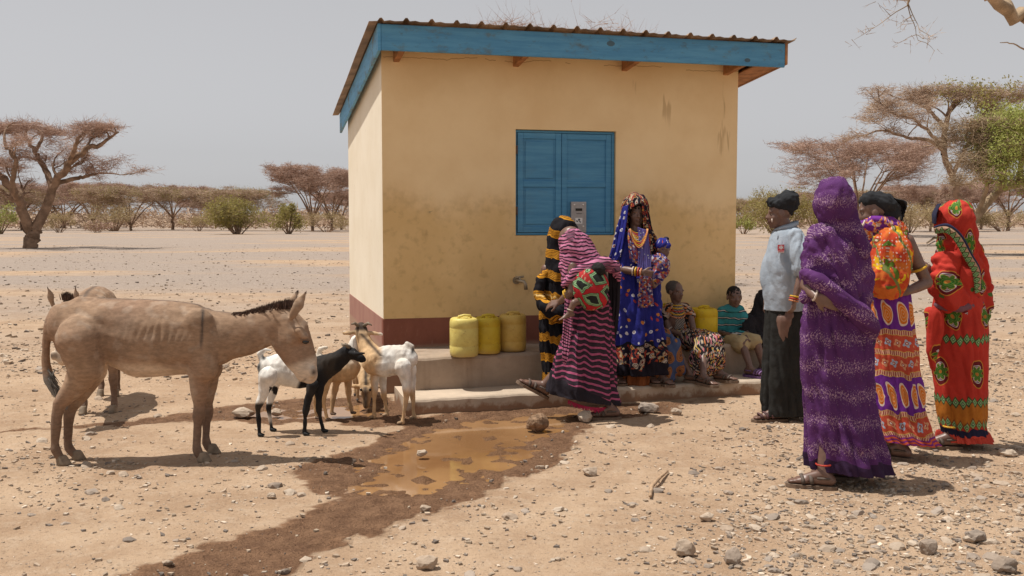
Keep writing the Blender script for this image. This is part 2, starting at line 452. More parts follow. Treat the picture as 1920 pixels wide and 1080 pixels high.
def blue_paint(name, worn=0.0, k=1.0):
    M = Mat(name, .62, .3); p = M.pos(); x, y, z = M.sep(p); a = x*CU+y*SU
    g = M.noise(M.comb(a*.25, y*.25, z*3.0), 9, 5, .7)
    c = M.mix(M.step(g, .3, .7), (.060*k,.215*k,.39*k), (.095*k,.285*k,.46*k))
    if worn:
        n = M.noise(M.comb(a*.9, y, z*1.6), 3.2, 5, .72)
        c = M.mix(M.step(n, .52, .66, 0, worn*.85), c, (.12,.135,.105))
        n5 = M.noise(M.comb(a*1.2, y, z*2.5), 11, 4, .7); c = M.mix(M.step(n5, .58, .70, 0, worn*.6), c, (.085,.105,.09))
        d, _ = M.voro(M.comb(a*.6, y*.6, z*1.0), 3.1)
        c = M.mix((d < .075)*.75, c, (.06,.07,.06))
        c = M.mix(M.step(g, .70, .78, 0, .45*worn), c, (.28,.33,.34))
    M.color(c); M.bump(g, .2, .004); return M.mat
MT = {}
MT['wall'] = plaster('ochre_plaster', True); MT['side'] = plaster('cream_plaster', False)
MT['maroon'] = maroon_mat('maroon_paint', (.195,.075,.052), (.25,.10,.07)); MT['maroon_side'] = maroon_mat('pale_maroon_paint', (.30,.155,.125), (.36,.20,.16))  # the left side base gets a lighter maroon than the front
MT['blue'] = blue_paint('blue_gloss_paint', .12, 1.06); MT['fascia'] = blue_paint('weathered_blue_paint', .75, 1.12); MT['barge'] = blue_paint('faded_blue_paint', 1.0, 1.3)
MT['wood'] = plain('rafter_wood', (.36,.17,.075), .8, .25, 14, .3, 40)
MT['steel'] = plain('brushed_steel', (.42,.40,.39), .42, .08, 40, .05, 200, 0.65)
MT['zinc'] = plain('rusty_sheet', (.30,.205,.135), .75, .35, 5, .2, 50, 0.2)
def concrete(name, c, mudz):
    M = Mat(name, .93, .15); p = M.pos(); x, y, z = M.sep(p); n = M.noise(p, 2.4, 5, .65); n2 = M.noise(p, 35, 4, .7)
    col = M.mix(M.step(n, .28, .72), tuple(q*.8 for q in c), tuple(q*1.15 for q in c))
    col = M.mix(M.step(n2, .55, .8, 0, .4), col, tuple(q*.6 for q in c))
    st = M.noise(M.comb(x*2.2, y*2.2, z*1.6), 4.5, 4, .7)
    if mudz: col = M.mix(M.step(z+(st-.5)*.24, .085, .03, 0, .8), col, (.24,.115,.055))
    else: col = M.mix(M.step(M.noise(M.comb(x*2, y*2, z*.2), 4, 4), .5, .7, 0, .35), col, (.17,.11,.07))
    M.color(col); M.bump(n2, .35, .005); M.bump(n, .3, .02); return M.mat
MT['conc'] = concrete('cement_render', (.37,.285,.215), 0); MT['step'] = concrete('step_cement', (.50,.40,.305), 1)

kiosk = thing('water_kiosk', 'small ochre plastered water kiosk with blue shutters and tin roof', 'kiosk', B(0,0,0))
# window opening in wall coordinates
wl, wt_ = wallhit(967, 242); wr, wb_ = wallhit(1154, 441)
WA0, WA1, WZ0, WZ1 = wl, wr, wb_, wt_
ZT0, MZ = 2.98, wallhit(718, 598)[1]
def zroof(b): return 3.015-.092*(b+.364)       # underside line of the roof at depth b
def wallface(name, quads, mat):
    m = MB()
    for q in quads: m.add(q, [tuple(range(len(q)))])
    return m.build(name, mat, kiosk)
rv = .075
zt = zroof(0)-.01
fw = []
xs = [0, WA0, WA1, WWID]; zs = [MZ, WZ0, WZ1, zt]
for i in range(3):
    for j in range(3):
        if i == 1 and j == 1: continue
        fw.append([B(xs[i],0,zs[j]), B(xs[i+1],0,zs[j]), B(xs[i+1],0,zs[j+1]), B(xs[i],0,zs[j+1])])
fw += [[B(WA0,0,WZ1), B(WA1,0,WZ1), B(WA1,rv,WZ1), B(WA0,rv,WZ1)], [B(WA0,0,WZ0), B(WA0,rv,WZ0), B(WA1,rv,WZ0), B(WA1,0,WZ0)],
       [B(WA0,0,WZ0), B(WA0,0,WZ1), B(WA0,rv,WZ1), B(WA0,rv,WZ0)], [B(WA1,0,WZ0), B(WA1,rv,WZ0), B(WA1,rv,WZ1), B(WA1,0,WZ1)]]
wallface('front_wall', fw, MT['wall'])
zb = zroof(WDEP)-.01
wallface('side_wall', [[B(0,0,MZ), B(0,0,zt), B(0,WDEP,zb), B(0,WDEP,MZ)]], MT['side'])
wallface('side_wall', [[B(WWID,0,MZ), B(WWID,WDEP,MZ), B(WWID,WDEP,zb), B(WWID,0,zt)]], MT['side'])
wallface('back_wall', [[B(0,WDEP,0), B(0,WDEP,zb), B(WWID,WDEP,zb), B(WWID,WDEP,0)]], MT['side'])
e = .004
m = MB(); m.box((-e, -e, 0), (WWID+e, .1, MZ), B); m.build('painted_base', MT['maroon'], kiosk, bevel=.004)
m = MB(); m.box((-e, .1, 0), (.1, WDEP, MZ), B); m.build('painted_base', MT['maroon_side'], kiosk, bevel=.004)
m = MB(); m.box((WWID-.1, .1, 0), (WWID+e, WDEP, MZ), B); m.build('painted_base', MT['maroon'], kiosk)
# window: frame, hinged shutter left, fixed leaf right
win = MB(); f0, f1 = rv-.045, rv+.03; t = .024
g = .004
win.box((WA0+g, f0, WZ1-t), (WA1-g, f1, WZ1-g), B); win.box((WA0+g, f0, WZ0+g), (WA1-g, f1, WZ0+t), B)
win.box((WA0+g, f0, WZ0+t), (WA0+t*.7, f1, WZ1-t), B); win.box((WA1-t*1.2, f0, WZ0+t), (WA1-g, f1, WZ1-t), B)
window = win.build('window', MT['blue'], kiosk, bevel=.003)
MIDA = wallhit(1054, 340)[0]; RZ = wallhit(1050, 345)[1]
def leaf(name, a0, a1, prow, rail):
    m = MB(); s = .05; z0, z1 = WZ0+t+.003, WZ1-t-.003; b0, b1 = prow, prow+.035
    m.box((a0, b0, z0), (a0+s, b1, z1), B); m.box((a1-s, b0, z0), (a1, b1, z1), B)
    m.box((a0+s, b0+.002, z1-s), (a1-s, b1, z1), B); m.box((a0+s, b0+.002, z0), (a1-s, b1, z0+s), B)
    m.box((a0+s, b0+.002, RZ-rail/2), (a1-s, b1, RZ+rail/2), B)
    return m.build(name, MT['blue'], window, bevel=.004), (a0+s, a1-s, z0+s, RZ-rail/2, RZ+rail/2, z1-s, b0)
def panel(lf, a0, a1, z0, z1, b, raised):
    m = MB(); m.box((a0-.004, b+.014, z0-.004), (a1+.004, b+.024, z1+.004), B)
    if raised: m.box((a0+.022, b+.006, z0+.022), (a1-.022, b+.014, z1-.022), B)
    m.build('panel', MT['blue'], window, bevel=.003)
lf, q = leaf('shutter', WA0+t*.7+.006, MIDA-.002, rv-.055, .055)
panel(lf, q[0], q[1], q[2], q[3], q[6], 1); panel(lf, q[0], q[1], q[4], q[5], q[6], 1)
lf2, q = leaf('fixed_leaf', MIDA+.004, WA1-t*1.2-.003, rv-.043, .05)
panel(lf2, q[0], q[1], q[2], q[3], q[6], 0); panel(lf2, q[0], q[1], q[4], q[5], q[6], 0)
for zz in (WZ0+.18, WZ1-.21):
    m = MB(); m.tube([B(WA0+.012, .012, zz), B(WA0+.012, .012, zz+.07)], .009, 8); m.build('hinge', plain('hinge_iron', (.12,.08,.06), .7), window)
# token meter on the window leaf
ma0, mz1 = wallhit(1072, 378); ma1, mz0 = wallhit(1100, 436)
meter = thing('water_meter_panel', 'grey steel token meter with small display screwed to blue window leaf', 'meter', B(ma0, rv-.05, mz0))
mb_ = .012
m = MB(); m.box((ma0, mb_, mz0), (ma1, rv-.03, mz1), B); m.build('plate', MT['steel'], meter, bevel=.004)
def mpt(fx, fz): return ma0+(ma1-ma0)*fx, mz0+(mz1-mz0)*fz
m = MB(); a, z = mpt(.28, .70); a2, z2 = mpt(.72, .785); m.box((a, mb_-.003, z), (a2, mb_+.004, z2), B); m.build('display', plain('lcd_glass', (.045,.045,.04), .2, .1, 20, 0), meter)
m = MB(); a, z = mpt(.27, .285); a2, z2 = mpt(.74, .475); m.box((a, mb_-.002, z), (a2, mb_+.004, z2), B); stk = m.build('sticker', plain('white_sticker', (.75,.75,.74), .5, .03, 20, 0), meter)
ik = plain('sticker_ink', (.03,.03,.05), .5, .05, 20, 0)
m = MB(); a, z = mpt(.51, .415); m.ball(B(a, mb_-.003, z), (.009,.002,.010), None, 8)
for fa, fz, r in ((.36,.375,.008), (.40,.355,.006), (.55,.36,.006), (.60,.34,.007), (.51,.445,.004)):
    a, z = mpt(fa, fz); m.ball(B(a, mb_-.003, z), (r,.002,r*.6), None, 8)
m.build('tap_symbol', ik, meter)
m = MB()
for k in range(7):
    a, z = mpt(.34+k*.055, .60); m.box((a, mb_-.002, z), (a+.0035, mb_+.002, z+.008+.002*(k % 2)), B)
m.build('engraved_name', plain('engraving', (.10,.095,.09), .6, .05, 20, 0), meter)
sc_ = plain('screw_head', (.75,.73,.70), .3, .05, 20, 0, 60, .8)
for fx, fz in ((.2,.90), (.78,.90), (.8,.2), (.2,.2)):
    a, z = mpt(fx, fz); m = MB(); m.ball(B(a, mb_-.002, z), (.0085,.005,.0085), None, 8); m.build('screw', sc_, meter, smooth=True)
# small outlet tap in the wall
ta, tz = wallhit(971, 528)
tap = thing('outlet_tap', 'small brass water outlet tap sticking out of the ochre wall', 'tap', B(ta, 0, tz))
br = plain('dull_brass', (.36,.30,.22), .4, .15, 30, .1, 100, .6)
m = MB(); m.tube([B(ta-.015, .01, tz+.012), B(ta-.015, -.06, tz+.012), B(ta+.03, -.085, tz+.006), B(ta+.045, -.09, tz-.02), B(ta+.048, -.09, tz-.065)], [.014,.014,.016,.015,.017], 10); m.build('spout', br, tap, smooth=True)
m = MB(); m.tube([B(ta-.04, -.062, tz+.04), B(ta+.035, -.062, tz+.045)], .008, 8); m.tube([B(ta-.0, -.062, tz+.012), B(ta, -.062, tz+.04)], .009, 8); m.build('lever', br, tap, smooth=True)
m = MB(); m.tube([B(ta-.015, .004, tz+.012), B(ta-.015, -.012, tz+.012)], .034, 14); m.build('flange', br, tap, smooth=False)
# roof: fascia board, barge boards, rafters, corrugated sheet
def sloped(name, a0, a1, b0, b1, up, dn, mat, bev=.004):
    P = [B(a0,b0,zroof(b0)-dn), B(a1,b0,zroof(b0)-dn), B(a1,b1,zroof(b1)-dn), B(a0,b1,zroof(b1)-dn),
         B(a0,b0,zroof(b0)+up), B(a1,b0,zroof(b0)+up), B(a1,b1,zroof(b1)+up), B(a0,b1,zroof(b1)+up)]
    m = MB(); m.hexa(P); return m.build(name, mat, kiosk, bevel=bev)
RA0, RA1, RB0, RB1 = -.072, 3.54, -.364, 3.30
m = MB(); m.box((RA0+.026, RB0, 2.815), (RA1-.026, RB0+.025, 3.022), B); m.build('fascia_board', MT['fascia'], kiosk, bevel=.005)
sloped('barge_board', RA0, RA0+.025, RB0-.004, RB1, .008, .205, MT['barge'])
sloped('barge_board', RA1-.025, RA1, RB0-.004, RB1, .008, .175, MT['wood'])
for a in (.10, 1.13, 2.12, 3.10): sloped('rafter', a, a+.05, RB0+.026, RB1-.03, -.006, .198, MT['wood'])
sloped('eave_soffit', WWID+.03, RA1-.026, RB0+.03, RB1-.03, -.155, .17, MT['wood'])
# corrugated sheet profile with broad ribs
prof = []
a = RA0-.075; k = 0
while a < RA1+.055:
    prof += [(a, 0), (a+.066, .002), (a+.085, .026), (a+.102, .028), (a+.121, .002), (a+.165, .008)]
    a += .203; k += 1
prof = [p for p in prof if p[0] < RA1+.06]
bs = np.linspace(RB0-.055, RB1+.06, 14); V = []; nP = len(prof)
for i, b in enumerate(bs):
    for a, h in prof:
        V.append(B(a, b, zroof(b)+.022+h+.004*math.sin(a*2.1+b*3)+(.012*max(0, 1-(a-RA0+.075)/.25)*-1)))
for i, b in enumerate(bs):
    for a, h in prof:
        V.append(B(a, b, zroof(b)+.018+h+.004*math.sin(a*2.1+b*3)+(.012*max(0, 1-(a-RA0+.075)/.25)*-1)))
nb = len(bs); Fq = []
for s in range(2):
    for i in range(nb-1):
        for j in range(nP-1):
            q = [s*nb*nP+i*nP+j, s*nb*nP+i*nP+j+1, s*nb*nP+(i+1)*nP+j+1, s*nb*nP+(i+1)*nP+j]
            Fq.append(q if s == 0 else q[::-1])
for j in range(nP-1): Fq.append([nb*nP+j, nb*nP+j+1, j+1, j])
for i in range(nb-1): Fq.append([i*nP, (i+1)*nP, nb*nP+(i+1)*nP, nb*nP+i*nP]); Fq.append([(i+1)*nP+nP-1, i*nP+nP-1, nb*nP+i*nP+nP-1, nb*nP+(i+1)*nP+nP-1])
mesh_np('roof_sheet', V, Fq, MT['zinc'], kiosk, smooth=False)
# bench and step, cast a little off the line of the wall
def slab(name, front0, front1, depthdir, dep0, dep1, z0, z1, mat, bev):
    f0, f1 = np.array(front0), np.array(front1); dd = np.array(depthdir)
    n = 40; V = []; 
    for i in range(n+1):
        s = i/n; p = f0+(f1-f0)*s; w_ = .016*fbm(A([p[0]*2.3, p[1]*2.3, 1.0]), 3)[0]; zz = z1+.010*fbm(A([p[0]*1.7, 5, 1.0]), 3)[0]
        dp = dep0+(dep1-dep0)*s; r = .018+.012*rnd.random()
        for (d, z) in ((w_, z0), (w_, zz-r), (w_+r*.4, zz-r*.35), (w_+r, zz), (dp, zz+.004), (dp, z0)):
            q = p+dd*d; V.append((q[0], q[1], z))
    Fq = [(i*6+k, (i+1)*6+k, (i+1)*6+(k+1) % 6, i*6+(k+1) % 6) for i in range(n) for k in range(6)]
    Fq += [tuple(range(6))[::-1], tuple(n*6+k for k in range(6))]
    return mesh_np(name, V, Fq, mat, kiosk, smooth=False)
DDIR = (-SU, CU)
slab('step', (-.80, 7.415), (2.36, 8.43), DDIR, .62, .30, -.05, .12, MT['step'], 0)
slab('bench', (-.762, 7.815), (2.24, 8.76), DDIR, .8, .58, .06, BENCH, MT['conc'], 0)

# ------------------------------------------------------------------ jerrycans
def jerry(label, px, py, Yd, z, c, hh=.305, r=.108, lie=0, yaw=0.0):
    p = at(px, py, Yd); base = Vector((p.x, p.y, z))
    t = thing('jerrycan', label, 'jerrycan', base, 'yellow jerrycans on the bench')
    M = Mat('yellow_plastic', .5, .35); g_ = M.geo(); n = M.noise(g_, 9, 5, .7); n2 = M.noise(g_, 45, 3)
    x, y, zz = M.sep(g_)
    col = M.mix(M.step(n, .35, .75), c, tuple(q*f for q, f in zip(c, (.8,.72,.6))))
    col = M.mix(M.step(n2, .62, .74, 0, .5), col, (.20,.12,.06))
    col = M.mix(M.step(zz+(n-.5)*.1, .06, .0, 0, .5), col, (.28,.17,.09))
    M.color(col); M.bump(n2, .1, .004); M.b.inputs['Subsurface Weight'].default_value = 0
    prof = [(0,.0),(.80,.0),(.93,.012),(.97,.035),(.985,.06),(1,.09),(1.005,.26),(.985,.275),(1.0,.29),(1,.72),(.985,.735),(1.005,.75),(1.0,.86),(.97,.925),(.90,.965),(.78,.985),(.72,.975),(.6,.965),(0,.962)]
    V = []; n_ = 28
    for rr, h in prof:
        for j in range(n_):
            th = 2*math.pi*j/n_; sq = 1/((abs(math.cos(th))**3.2+abs(math.sin(th))**3.2)**(1/3.2))
            q = r*rr*(.35+.65*sq) if rr else 1e-4
            V.append((q*math.cos(th+yaw), q*math.sin(th+yaw), h*hh))
    Fq = [(i*n_+j, i*n_+(j+1) % n_, (i+1)*n_+(j+1) % n_, (i+1)*n_+j) for i in range(len(prof)-1) for j in range(n_)]
    V = np.array(V)+np.array(base); mesh_np('can_body', V, Fq, M.mat, t)
    m = MB(); c0 = np.array(base)
    def R2(x, y, z): return c0+A(x*math.cos(yaw)-y*math.sin(yaw), x*math.sin(yaw)+y*math.cos(yaw), z)
    m.tube([R2(-.045,0,hh*.955), R2(-.04,0,hh*1.01), R2(.0,0,hh*1.04), R2(.05,0,hh*1.03), R2(.06,0,hh*.955)], [.011,.012,.012,.012,.011], 8)
    m.build('handle', M.mat, t, smooth=True)
    m = MB(); m.tube([R2(.0,-.062,hh*.955), R2(.0,-.064,hh*1.015)], .024, 14); m.build('neck', M.mat, t, smooth=False)
    return t
jerry('pale yellow jerrycan standing leftmost on the concrete bench', 870, 669, 7.90, BENCH+.004, (.68,.57,.17), .312, .112, yaw=.25)
jerry('bright yellow jerrycan standing between the pale and the dusty jerrycan', 914, 662, 8.08, BENCH+.004, (.60,.44,.035), .30, .106, yaw=.1)
jerry('dusty brownish yellow jerrycan nearest to the striped women', 961, 658, 8.22, BENCH+.004, (.58,.40,.10), .31, .112, yaw=-.1)
jerry('tall deep yellow jerrycan between the seated girl and the boy', 1318, 636, 8.86, BENCH+.004, (.66,.46,.012), .305, .12, yaw=.3)
jerry('yellow jerrycan half hidden behind the left side of the seated girl', 1244, 634, 8.86, BENCH+.004, (.55,.38,.012), .32, .10, yaw=-.2)

# ------------------------------------------------------------------ stones and gravel
def ico(sub):
    bm = bmesh.new(); bmesh.ops.create_icosphere(bm, subdivisions=sub, radius=1)
    V = np.array([v.co[:] for v in bm.verts]); Fc = np.array([[v.index for v in f.verts] for f in bm.faces]); bm.free(); return V, Fc
I1 = ico(1); I2 = ico(2); I3 = ico(3)
MT['brownrock'] = plain('brown_rock', (.25,.16,.10), .95, .45, 25, .7, 60, 0, .1, .02)
def stone_mat(name, ca, cb, w=.6):
    M = Mat(name, .92, .2); p = M.pos(); n = M.noise(p, 6, 4, .6); n2 = M.noise(p, 70, 4, .7)
    i = M.t.nodes.new('ShaderNodeObjectInfo'); r = E(M, i.outputs['Random'])
    c = M.mix(r, ca, cb); c = M.mix(M.step(n, .35, .65, 0, w), c, (.40,.30,.22)); c = M.mix(M.step(n2, .5, .8, 0, .5), c, tuple(q*.5 for q in ca))
    M.color(c); M.bump(n2, .5, .006); return M.mat
MT['stone'] = stone_mat('pale_stone', (.34,.265,.20), (.50,.41,.32)); MT['dark'] = stone_mat('grey_stone', (.19,.155,.13), (.38,.315,.26), .4)
def stone_shape(V, seed, rough=.28, sq=(1,.8,.6)):
    q = V*(1+rough*perlin(V*1.3+seed*5.1)[:, None]+rough*.5*perlin(V*3.1+seed*3.3)[:, None])
    # cut flat facets
    r_ = np.random.RandomState(seed)
    for _ in range(5):
        d = r_.normal(size=3); d /= np.linalg.norm(d); h = q@d; lim = .55+.3*r_.rand()
        q = q-np.maximum(h-lim, 0)[:, None]*d*.85
    return q*np.array(sq)
def big_stone(label, px, py, wpx, hpx, mat='stone', seed=1, cat='rock', dep=.8):
    p = gr(px, py); wr_ = wpx/F*p.y/2; hr = hpx/F*p.y
    base = np.array([p.x, p.y+wr_*dep*.6, gz([[p.x, p.y]])[0]])
    q = stone_shape(I3[0], seed, .30); q = q/np.abs(q).max(0)*A(wr_, wr_*dep, hr*.56)
    q = q*(1+.06*perlin(I3[0]*5+seed)[:, None]+.05*perlin(I3[0]*11+seed)[:, None]); q[:, 2] += hr*.40
    o = mesh_np('rock', q+base, I3[1], MT[mat], None, smooth=False, at_loc=base); tag(o, label, cat, 'rocks on the bare ground')
big_stone('large rough brown rock lying in the puddle in front of the step', 1007, 808, 47, 34, 'brownrock', 3)
big_stone('pale rounded rock just left of the walking woman front sandal', 1096, 792, 32, 24, 'stone', 4)
big_stone('flat dark grey rock right of the walking woman sandal', 1219, 776, 44, 19, 'dark', 5)
big_stone('small pale rock near the step, right of the flat dark rock', 1270, 780, 22, 15, 'stone', 6)
big_stone('white stone standing alone in the shallow brown puddle', 791, 857, 21, 13, 'stone', 7)
big_stone('biggest pale rock at the bottom edge of the picture', 801, 1068, 46, 28, 'stone', 8)
big_stone('pale boulder with a dark shadow side in the right foreground', 1287, 1044, 42, 36, 'stone', 9)
big_stone('grey angular rock beside the pale foreground boulder', 1377, 1058, 36, 34, 'dark', 10)
big_stone('pale flat stone in the middle of the bare foreground', 1326, 980, 30, 18, 'stone', 11)
big_stone('brown lumpy clod on the dry edge of the mud', 1109, 892, 34, 17, 'stone', 12, 'clod')
big_stone('white stone on the edge of the muddy runnel', 797, 960, 22, 16, 'stone', 13)
big_stone('white stone on the dry ground left of the puddle', 509, 935, 20, 12, 'stone', 14)
big_stone('pale rock by the puddle behind the goat with white hindquarters', 455, 783, 46, 20, 'stone', 15)
big_stone('small brown rock in the wet patch between the goat legs', 516, 781, 24, 15, 'stone', 16)
big_stone('grey faceted rock near the right edge of the foreground', 1748, 1040, 42, 32, 'dark', 17)
big_stone('pale grey rock in the bottom right corner', 1888, 1076, 52, 34, 'dark', 18)
big_stone('dark round rock beside the right edge among the gravel', 1838, 1020, 40, 26, 'dark', 19)
big_stone('long pale stone behind the sandals of the woman in red', 1893, 856, 38, 16, 'stone', 20)
# dry stick
stk = [gr(1252, 889), gr(1237, 905), gr(1222, 918), gr(1219, 936)]
stk = [p+Vector((0,0,.018+.012*(i == 1))) for i, p in enumerate(stk)]
m = MB(); m.tube(stk, [.006,.010,.011,.009], 8); m.tube([stk[1], stk[1]+Vector((.03,.02,.015))], [.007,.004], 6)
o = m.build('stick', plain('dead_wood', (.40,.27,.17), .85, .25, 30, .4, 80), None, smooth=True, at_loc=tuple(stk[1])); tag(o, 'dry bent stick lying on the stony ground', 'stick')

def field(n, y0, y1, pw, s0, s1, spow, seed, dens):
    r_ = np.random.RandomState(seed)
    Yv = y0*(y1/y0)**(r_.rand(n)**pw); Xv = (r_.rand(n)*2-1)*(.545*Yv+.3)
    s = s0*(s1/s0)**(r_.rand(n)**spow)
    keep = r_.rand(n) < dens(Xv, Yv)
    return Xv[keep], Yv[keep], s[keep]
def dens_near(x, y):
    p = np.c_[x, y, 0*x]
    d = .15+.85*sst(x-.18*(y-4), .2, 1.9)*(1+.3*sst(-y, -6.5, -4.5))+.25*(perlin(p*1.1) > .15)
    d = d*(.6+.8*sst(perlin(p*.8+3), -.3, .4))
    d = np.where(y > 9.5, np.maximum(d, .75), d)
    w1, pl = wetness(np.c_[x, y]); return d*(1-.8*w1)*(1-pl)
sx, sy, ss = [], [], []
for a in ((54000, 3.7, 12, .9, .004, .021, 2.0, 1, dens_near), (14000, 9, 60, 1.0, .010, .055, 1.9, 2, dens_near), (2600, 3.7, 11, .9, .018, .052, 2.2, 3, dens_near)):
    x, y, s = field(*a); sx.append(x); sy.append(y); ss.append(s)
sx, sy, ss = map(np.concatenate, (sx, sy, ss))
# nothing under the kiosk, its bench and step
ua = (sx-WC[0])*CU+(sy-WC[1])*SU; ub = -(sx-WC[0])*SU+(sy-WC[1])*CU
ok = ~((ua > -.1) & (ua < WWID+.2) & (ub > -1.05) & (ub < WDEP+.1)); sx, sy, ss = sx[ok], sy[ok], ss[ok]
order = np.argsort(-(ss/sy)); sz = gz(np.c_[sx, sy])
big, small = order[:290], order[290:]
tmpl = []
for k in range(10):
    q = stone_shape(I2[0], 40+k, .3, (1, .62+.03*k, .42+.035*(k % 5)))
    me = None
    o = mesh_np('stone', q, I2[1], MT['stone'] if k % 2 else MT['dark'], None, smooth=False); me = o.data; bpy.data.objects.remove(o); tmpl.append(me)
for n_, i in enumerate(big):
    o = bpy.data.objects.new('stone', tmpl[n_ % 10]); C.objects.link(o)
    o.location = (sx[i], sy[i], sz[i]+ss[i]*.02); o.rotation_euler = (rnd.uniform(-.3,.3), rnd.uniform(-.3,.3), rnd.uniform(0,6.28)); o.scale = (ss[i],)*3
    tone = 'pale' if n_ % 2 else 'grey'; zone = 'on the open plain behind the animals and people' if sy[i] > 9 else ('on the dry earth left of the puddle' if sx[i] < -.9 else ('in the gravel at the right of the foreground' if sx[i] > 1.0 else 'on the bare ground in the middle of the foreground'))
    tag(o, 'small loose %s stone %s' % (tone, zone), 'stone', 'loose %s stones %s' % (tone, zone))
def scatter(name, ids, mat, mod):
    ids = ids[mod]; n = len(ids); sh = [stone_shape(I1[0] if False else ico0, 60+k, .25, (1,.75,.5)) for k in range(12)]
    sh = np.array(sh); pick = rs.randint(0, 12, n); V = sh[pick]*ss[ids][:, None, None]
    th = rs.rand(n)*6.283; c, s = np.cos(th)[:, None], np.sin(th)[:, None]
    x = V[:, :, 0]*c-V[:, :, 1]*s; y = V[:, :, 0]*s+V[:, :, 1]*c
    tl = rs.normal(0, .2, (n, 1)); z = V[:, :, 2]+x*tl
    P = np.stack([x+sx[ids][:, None], y+sy[ids][:, None], z+sz[ids][:, None]+ss[ids][:, None]*.1], -1).reshape(-1, 3)
    Fc = (icof[None]+np.arange(n)[:, None, None]*len(ico0)).reshape(-1, 3)
    v = rs.rand(n)
    cl = np.where(v[:, None] < .22, A(.19,.155,.13), np.where(v[:, None] < .75, A(.36,.275,.20), A(.50,.41,.32)))*(.8+.4*rs.rand(n, 1))
    o = mesh_np(name, P, Fc, mat, None, smooth=False, col=np.repeat(cl, len(ico0), 0)); tag(o, kind='stuff'); return o
ico0, icof = ico(1)
ico0 = A((-1,-1,-1),(1,-1,-1),(1,1,-1),(-1,1,-1),(-1,-1,1),(1,-1,1),(1,1,1),(-1,1,1))*.68*(1+.25*np.random.RandomState(2).rand(8, 1))
icof = np.array([[0,2,1],[0,3,2],[4,5,6],[4,6,7],[0,1,5],[0,5,4],[1,2,6],[1,6,5],[2,3,7],[2,7,6],[3,0,4],[3,4,7]])
scatter('gravel', small, colmat('gravel_stone', .95, 60, .4, .25), slice(None))
# ------------------------------------------------------------------ trees and bushes
MT['bark'] = plain('acacia_bark', (.26,.17,.115), .95, .35, 2.5, .6, 14, 0, .1, .03)
MT['bark_pale'] = plain('pale_bark', (.34,.25,.165), .95, .3, 2.5, .5, 14, 0, .1, .03)
def twig_mat(name, ca, cb):
    M = Mat(name, .95, .05); p = M.pos(); n = M.noise(p, .9, 3); n2 = M.noise(p, 6, 2)
    M.color(M.mix(M.step(n+(n2-.5)*.5, .3, .7), ca, cb)); return M.mat
MT['twig'] = twig_mat('bare_acacia_twigs', (.36,.24,.19), (.50,.35,.275))
MT['twig_grey'] = twig_mat('grey_brown_twigs', (.36,.255,.19), (.50,.375,.27))
MT['twig_olive'] = twig_mat('dry_olive_twigs', (.30,.235,.12), (.42,.32,.19))
def leaf_mat(name, ca, cb):
    M = Mat(name, .7, .25); p = M.pos(); n = M.noise(p, .8, 3); n2 = M.noise(p, 9, 2)
    M.color(M.mix(M.step(n*.5+n2*.5, .35, .65), ca, cb))
    tr = M.t.nodes.new('ShaderNodeBsdfTranslucent'); tr.inputs[0].default_value = tuple(q*1.1 for q in cb)+(1,)
    mx = M.t.nodes.new('ShaderNodeMixShader'); mx.inputs[0].default_value = .3
    M.t.links.new(M.b.outputs[0], mx.inputs[1]); M.t.links.new(tr.outputs[0], mx.inputs[2]); M.t.links.new(mx.outputs[0], M.out.inputs[0])
    return M.mat
MT['leaf'] = leaf_mat('green_leaves', (.26,.285,.06), (.41,.43,.13))
MT['leaf_olive'] = leaf_mat('olive_leaves', (.23,.205,.05), (.37,.315,.10))
MT['leaf_dry'] = leaf_mat('dry_leaves', (.33,.25,.13), (.45,.34,.19))
def spikes(P0, P1, w):
    """tapering three-sided twigs"""
    P0 = np.asarray(P0); P1 = np.asarray(P1); n = len(P0); d = P1-P0
    d = d/(np.linalg.norm(d, axis=1)[:, None]+1e-9)
    r = np.random.RandomState(n).normal(size=(n, 3)); a = np.cross(d, r); a /= np.linalg.norm(a, axis=1)[:, None]+1e-9; b = np.cross(d, a)
    w = np.broadcast_to(np.asarray(w, float), (n,))[:, None]
    V = np.stack([P0+a*w, P0+(-.5*a+.866*b)*w, P0+(-.5*a-.866*b)*w, P1], 1).reshape(-1, 3)
    Fc = (np.array([[0,1,3],[1,2,3],[2,0,3]])[None]+np.arange(n)[:, None, None]*4).reshape(-1, 3)
    return V, Fc
def leaves(P, s, seed=0, flat=0.0):
    r = np.random.RandomState(seed+5); n = len(P)
    a = r.normal(size=(n, 3)); a[:, 2] *= (1-flat); a /= np.linalg.norm(a, axis=1)[:, None]
    b = np.cross(a, r.normal(size=(n, 3))); b /= np.linalg.norm(b, axis=1)[:, None]+1e-9
    s = np.broadcast_to(np.asarray(s, float), (n,))[:, None]*(.6+.8*r.rand(n, 1))
    V = np.stack([P-a*s, P+b*s*.45, P+a*s, P-b*s*.45], 1).reshape(-1, 3)
    return V, (np.arange(4)[None]+np.arange(n)[:, None]*4)
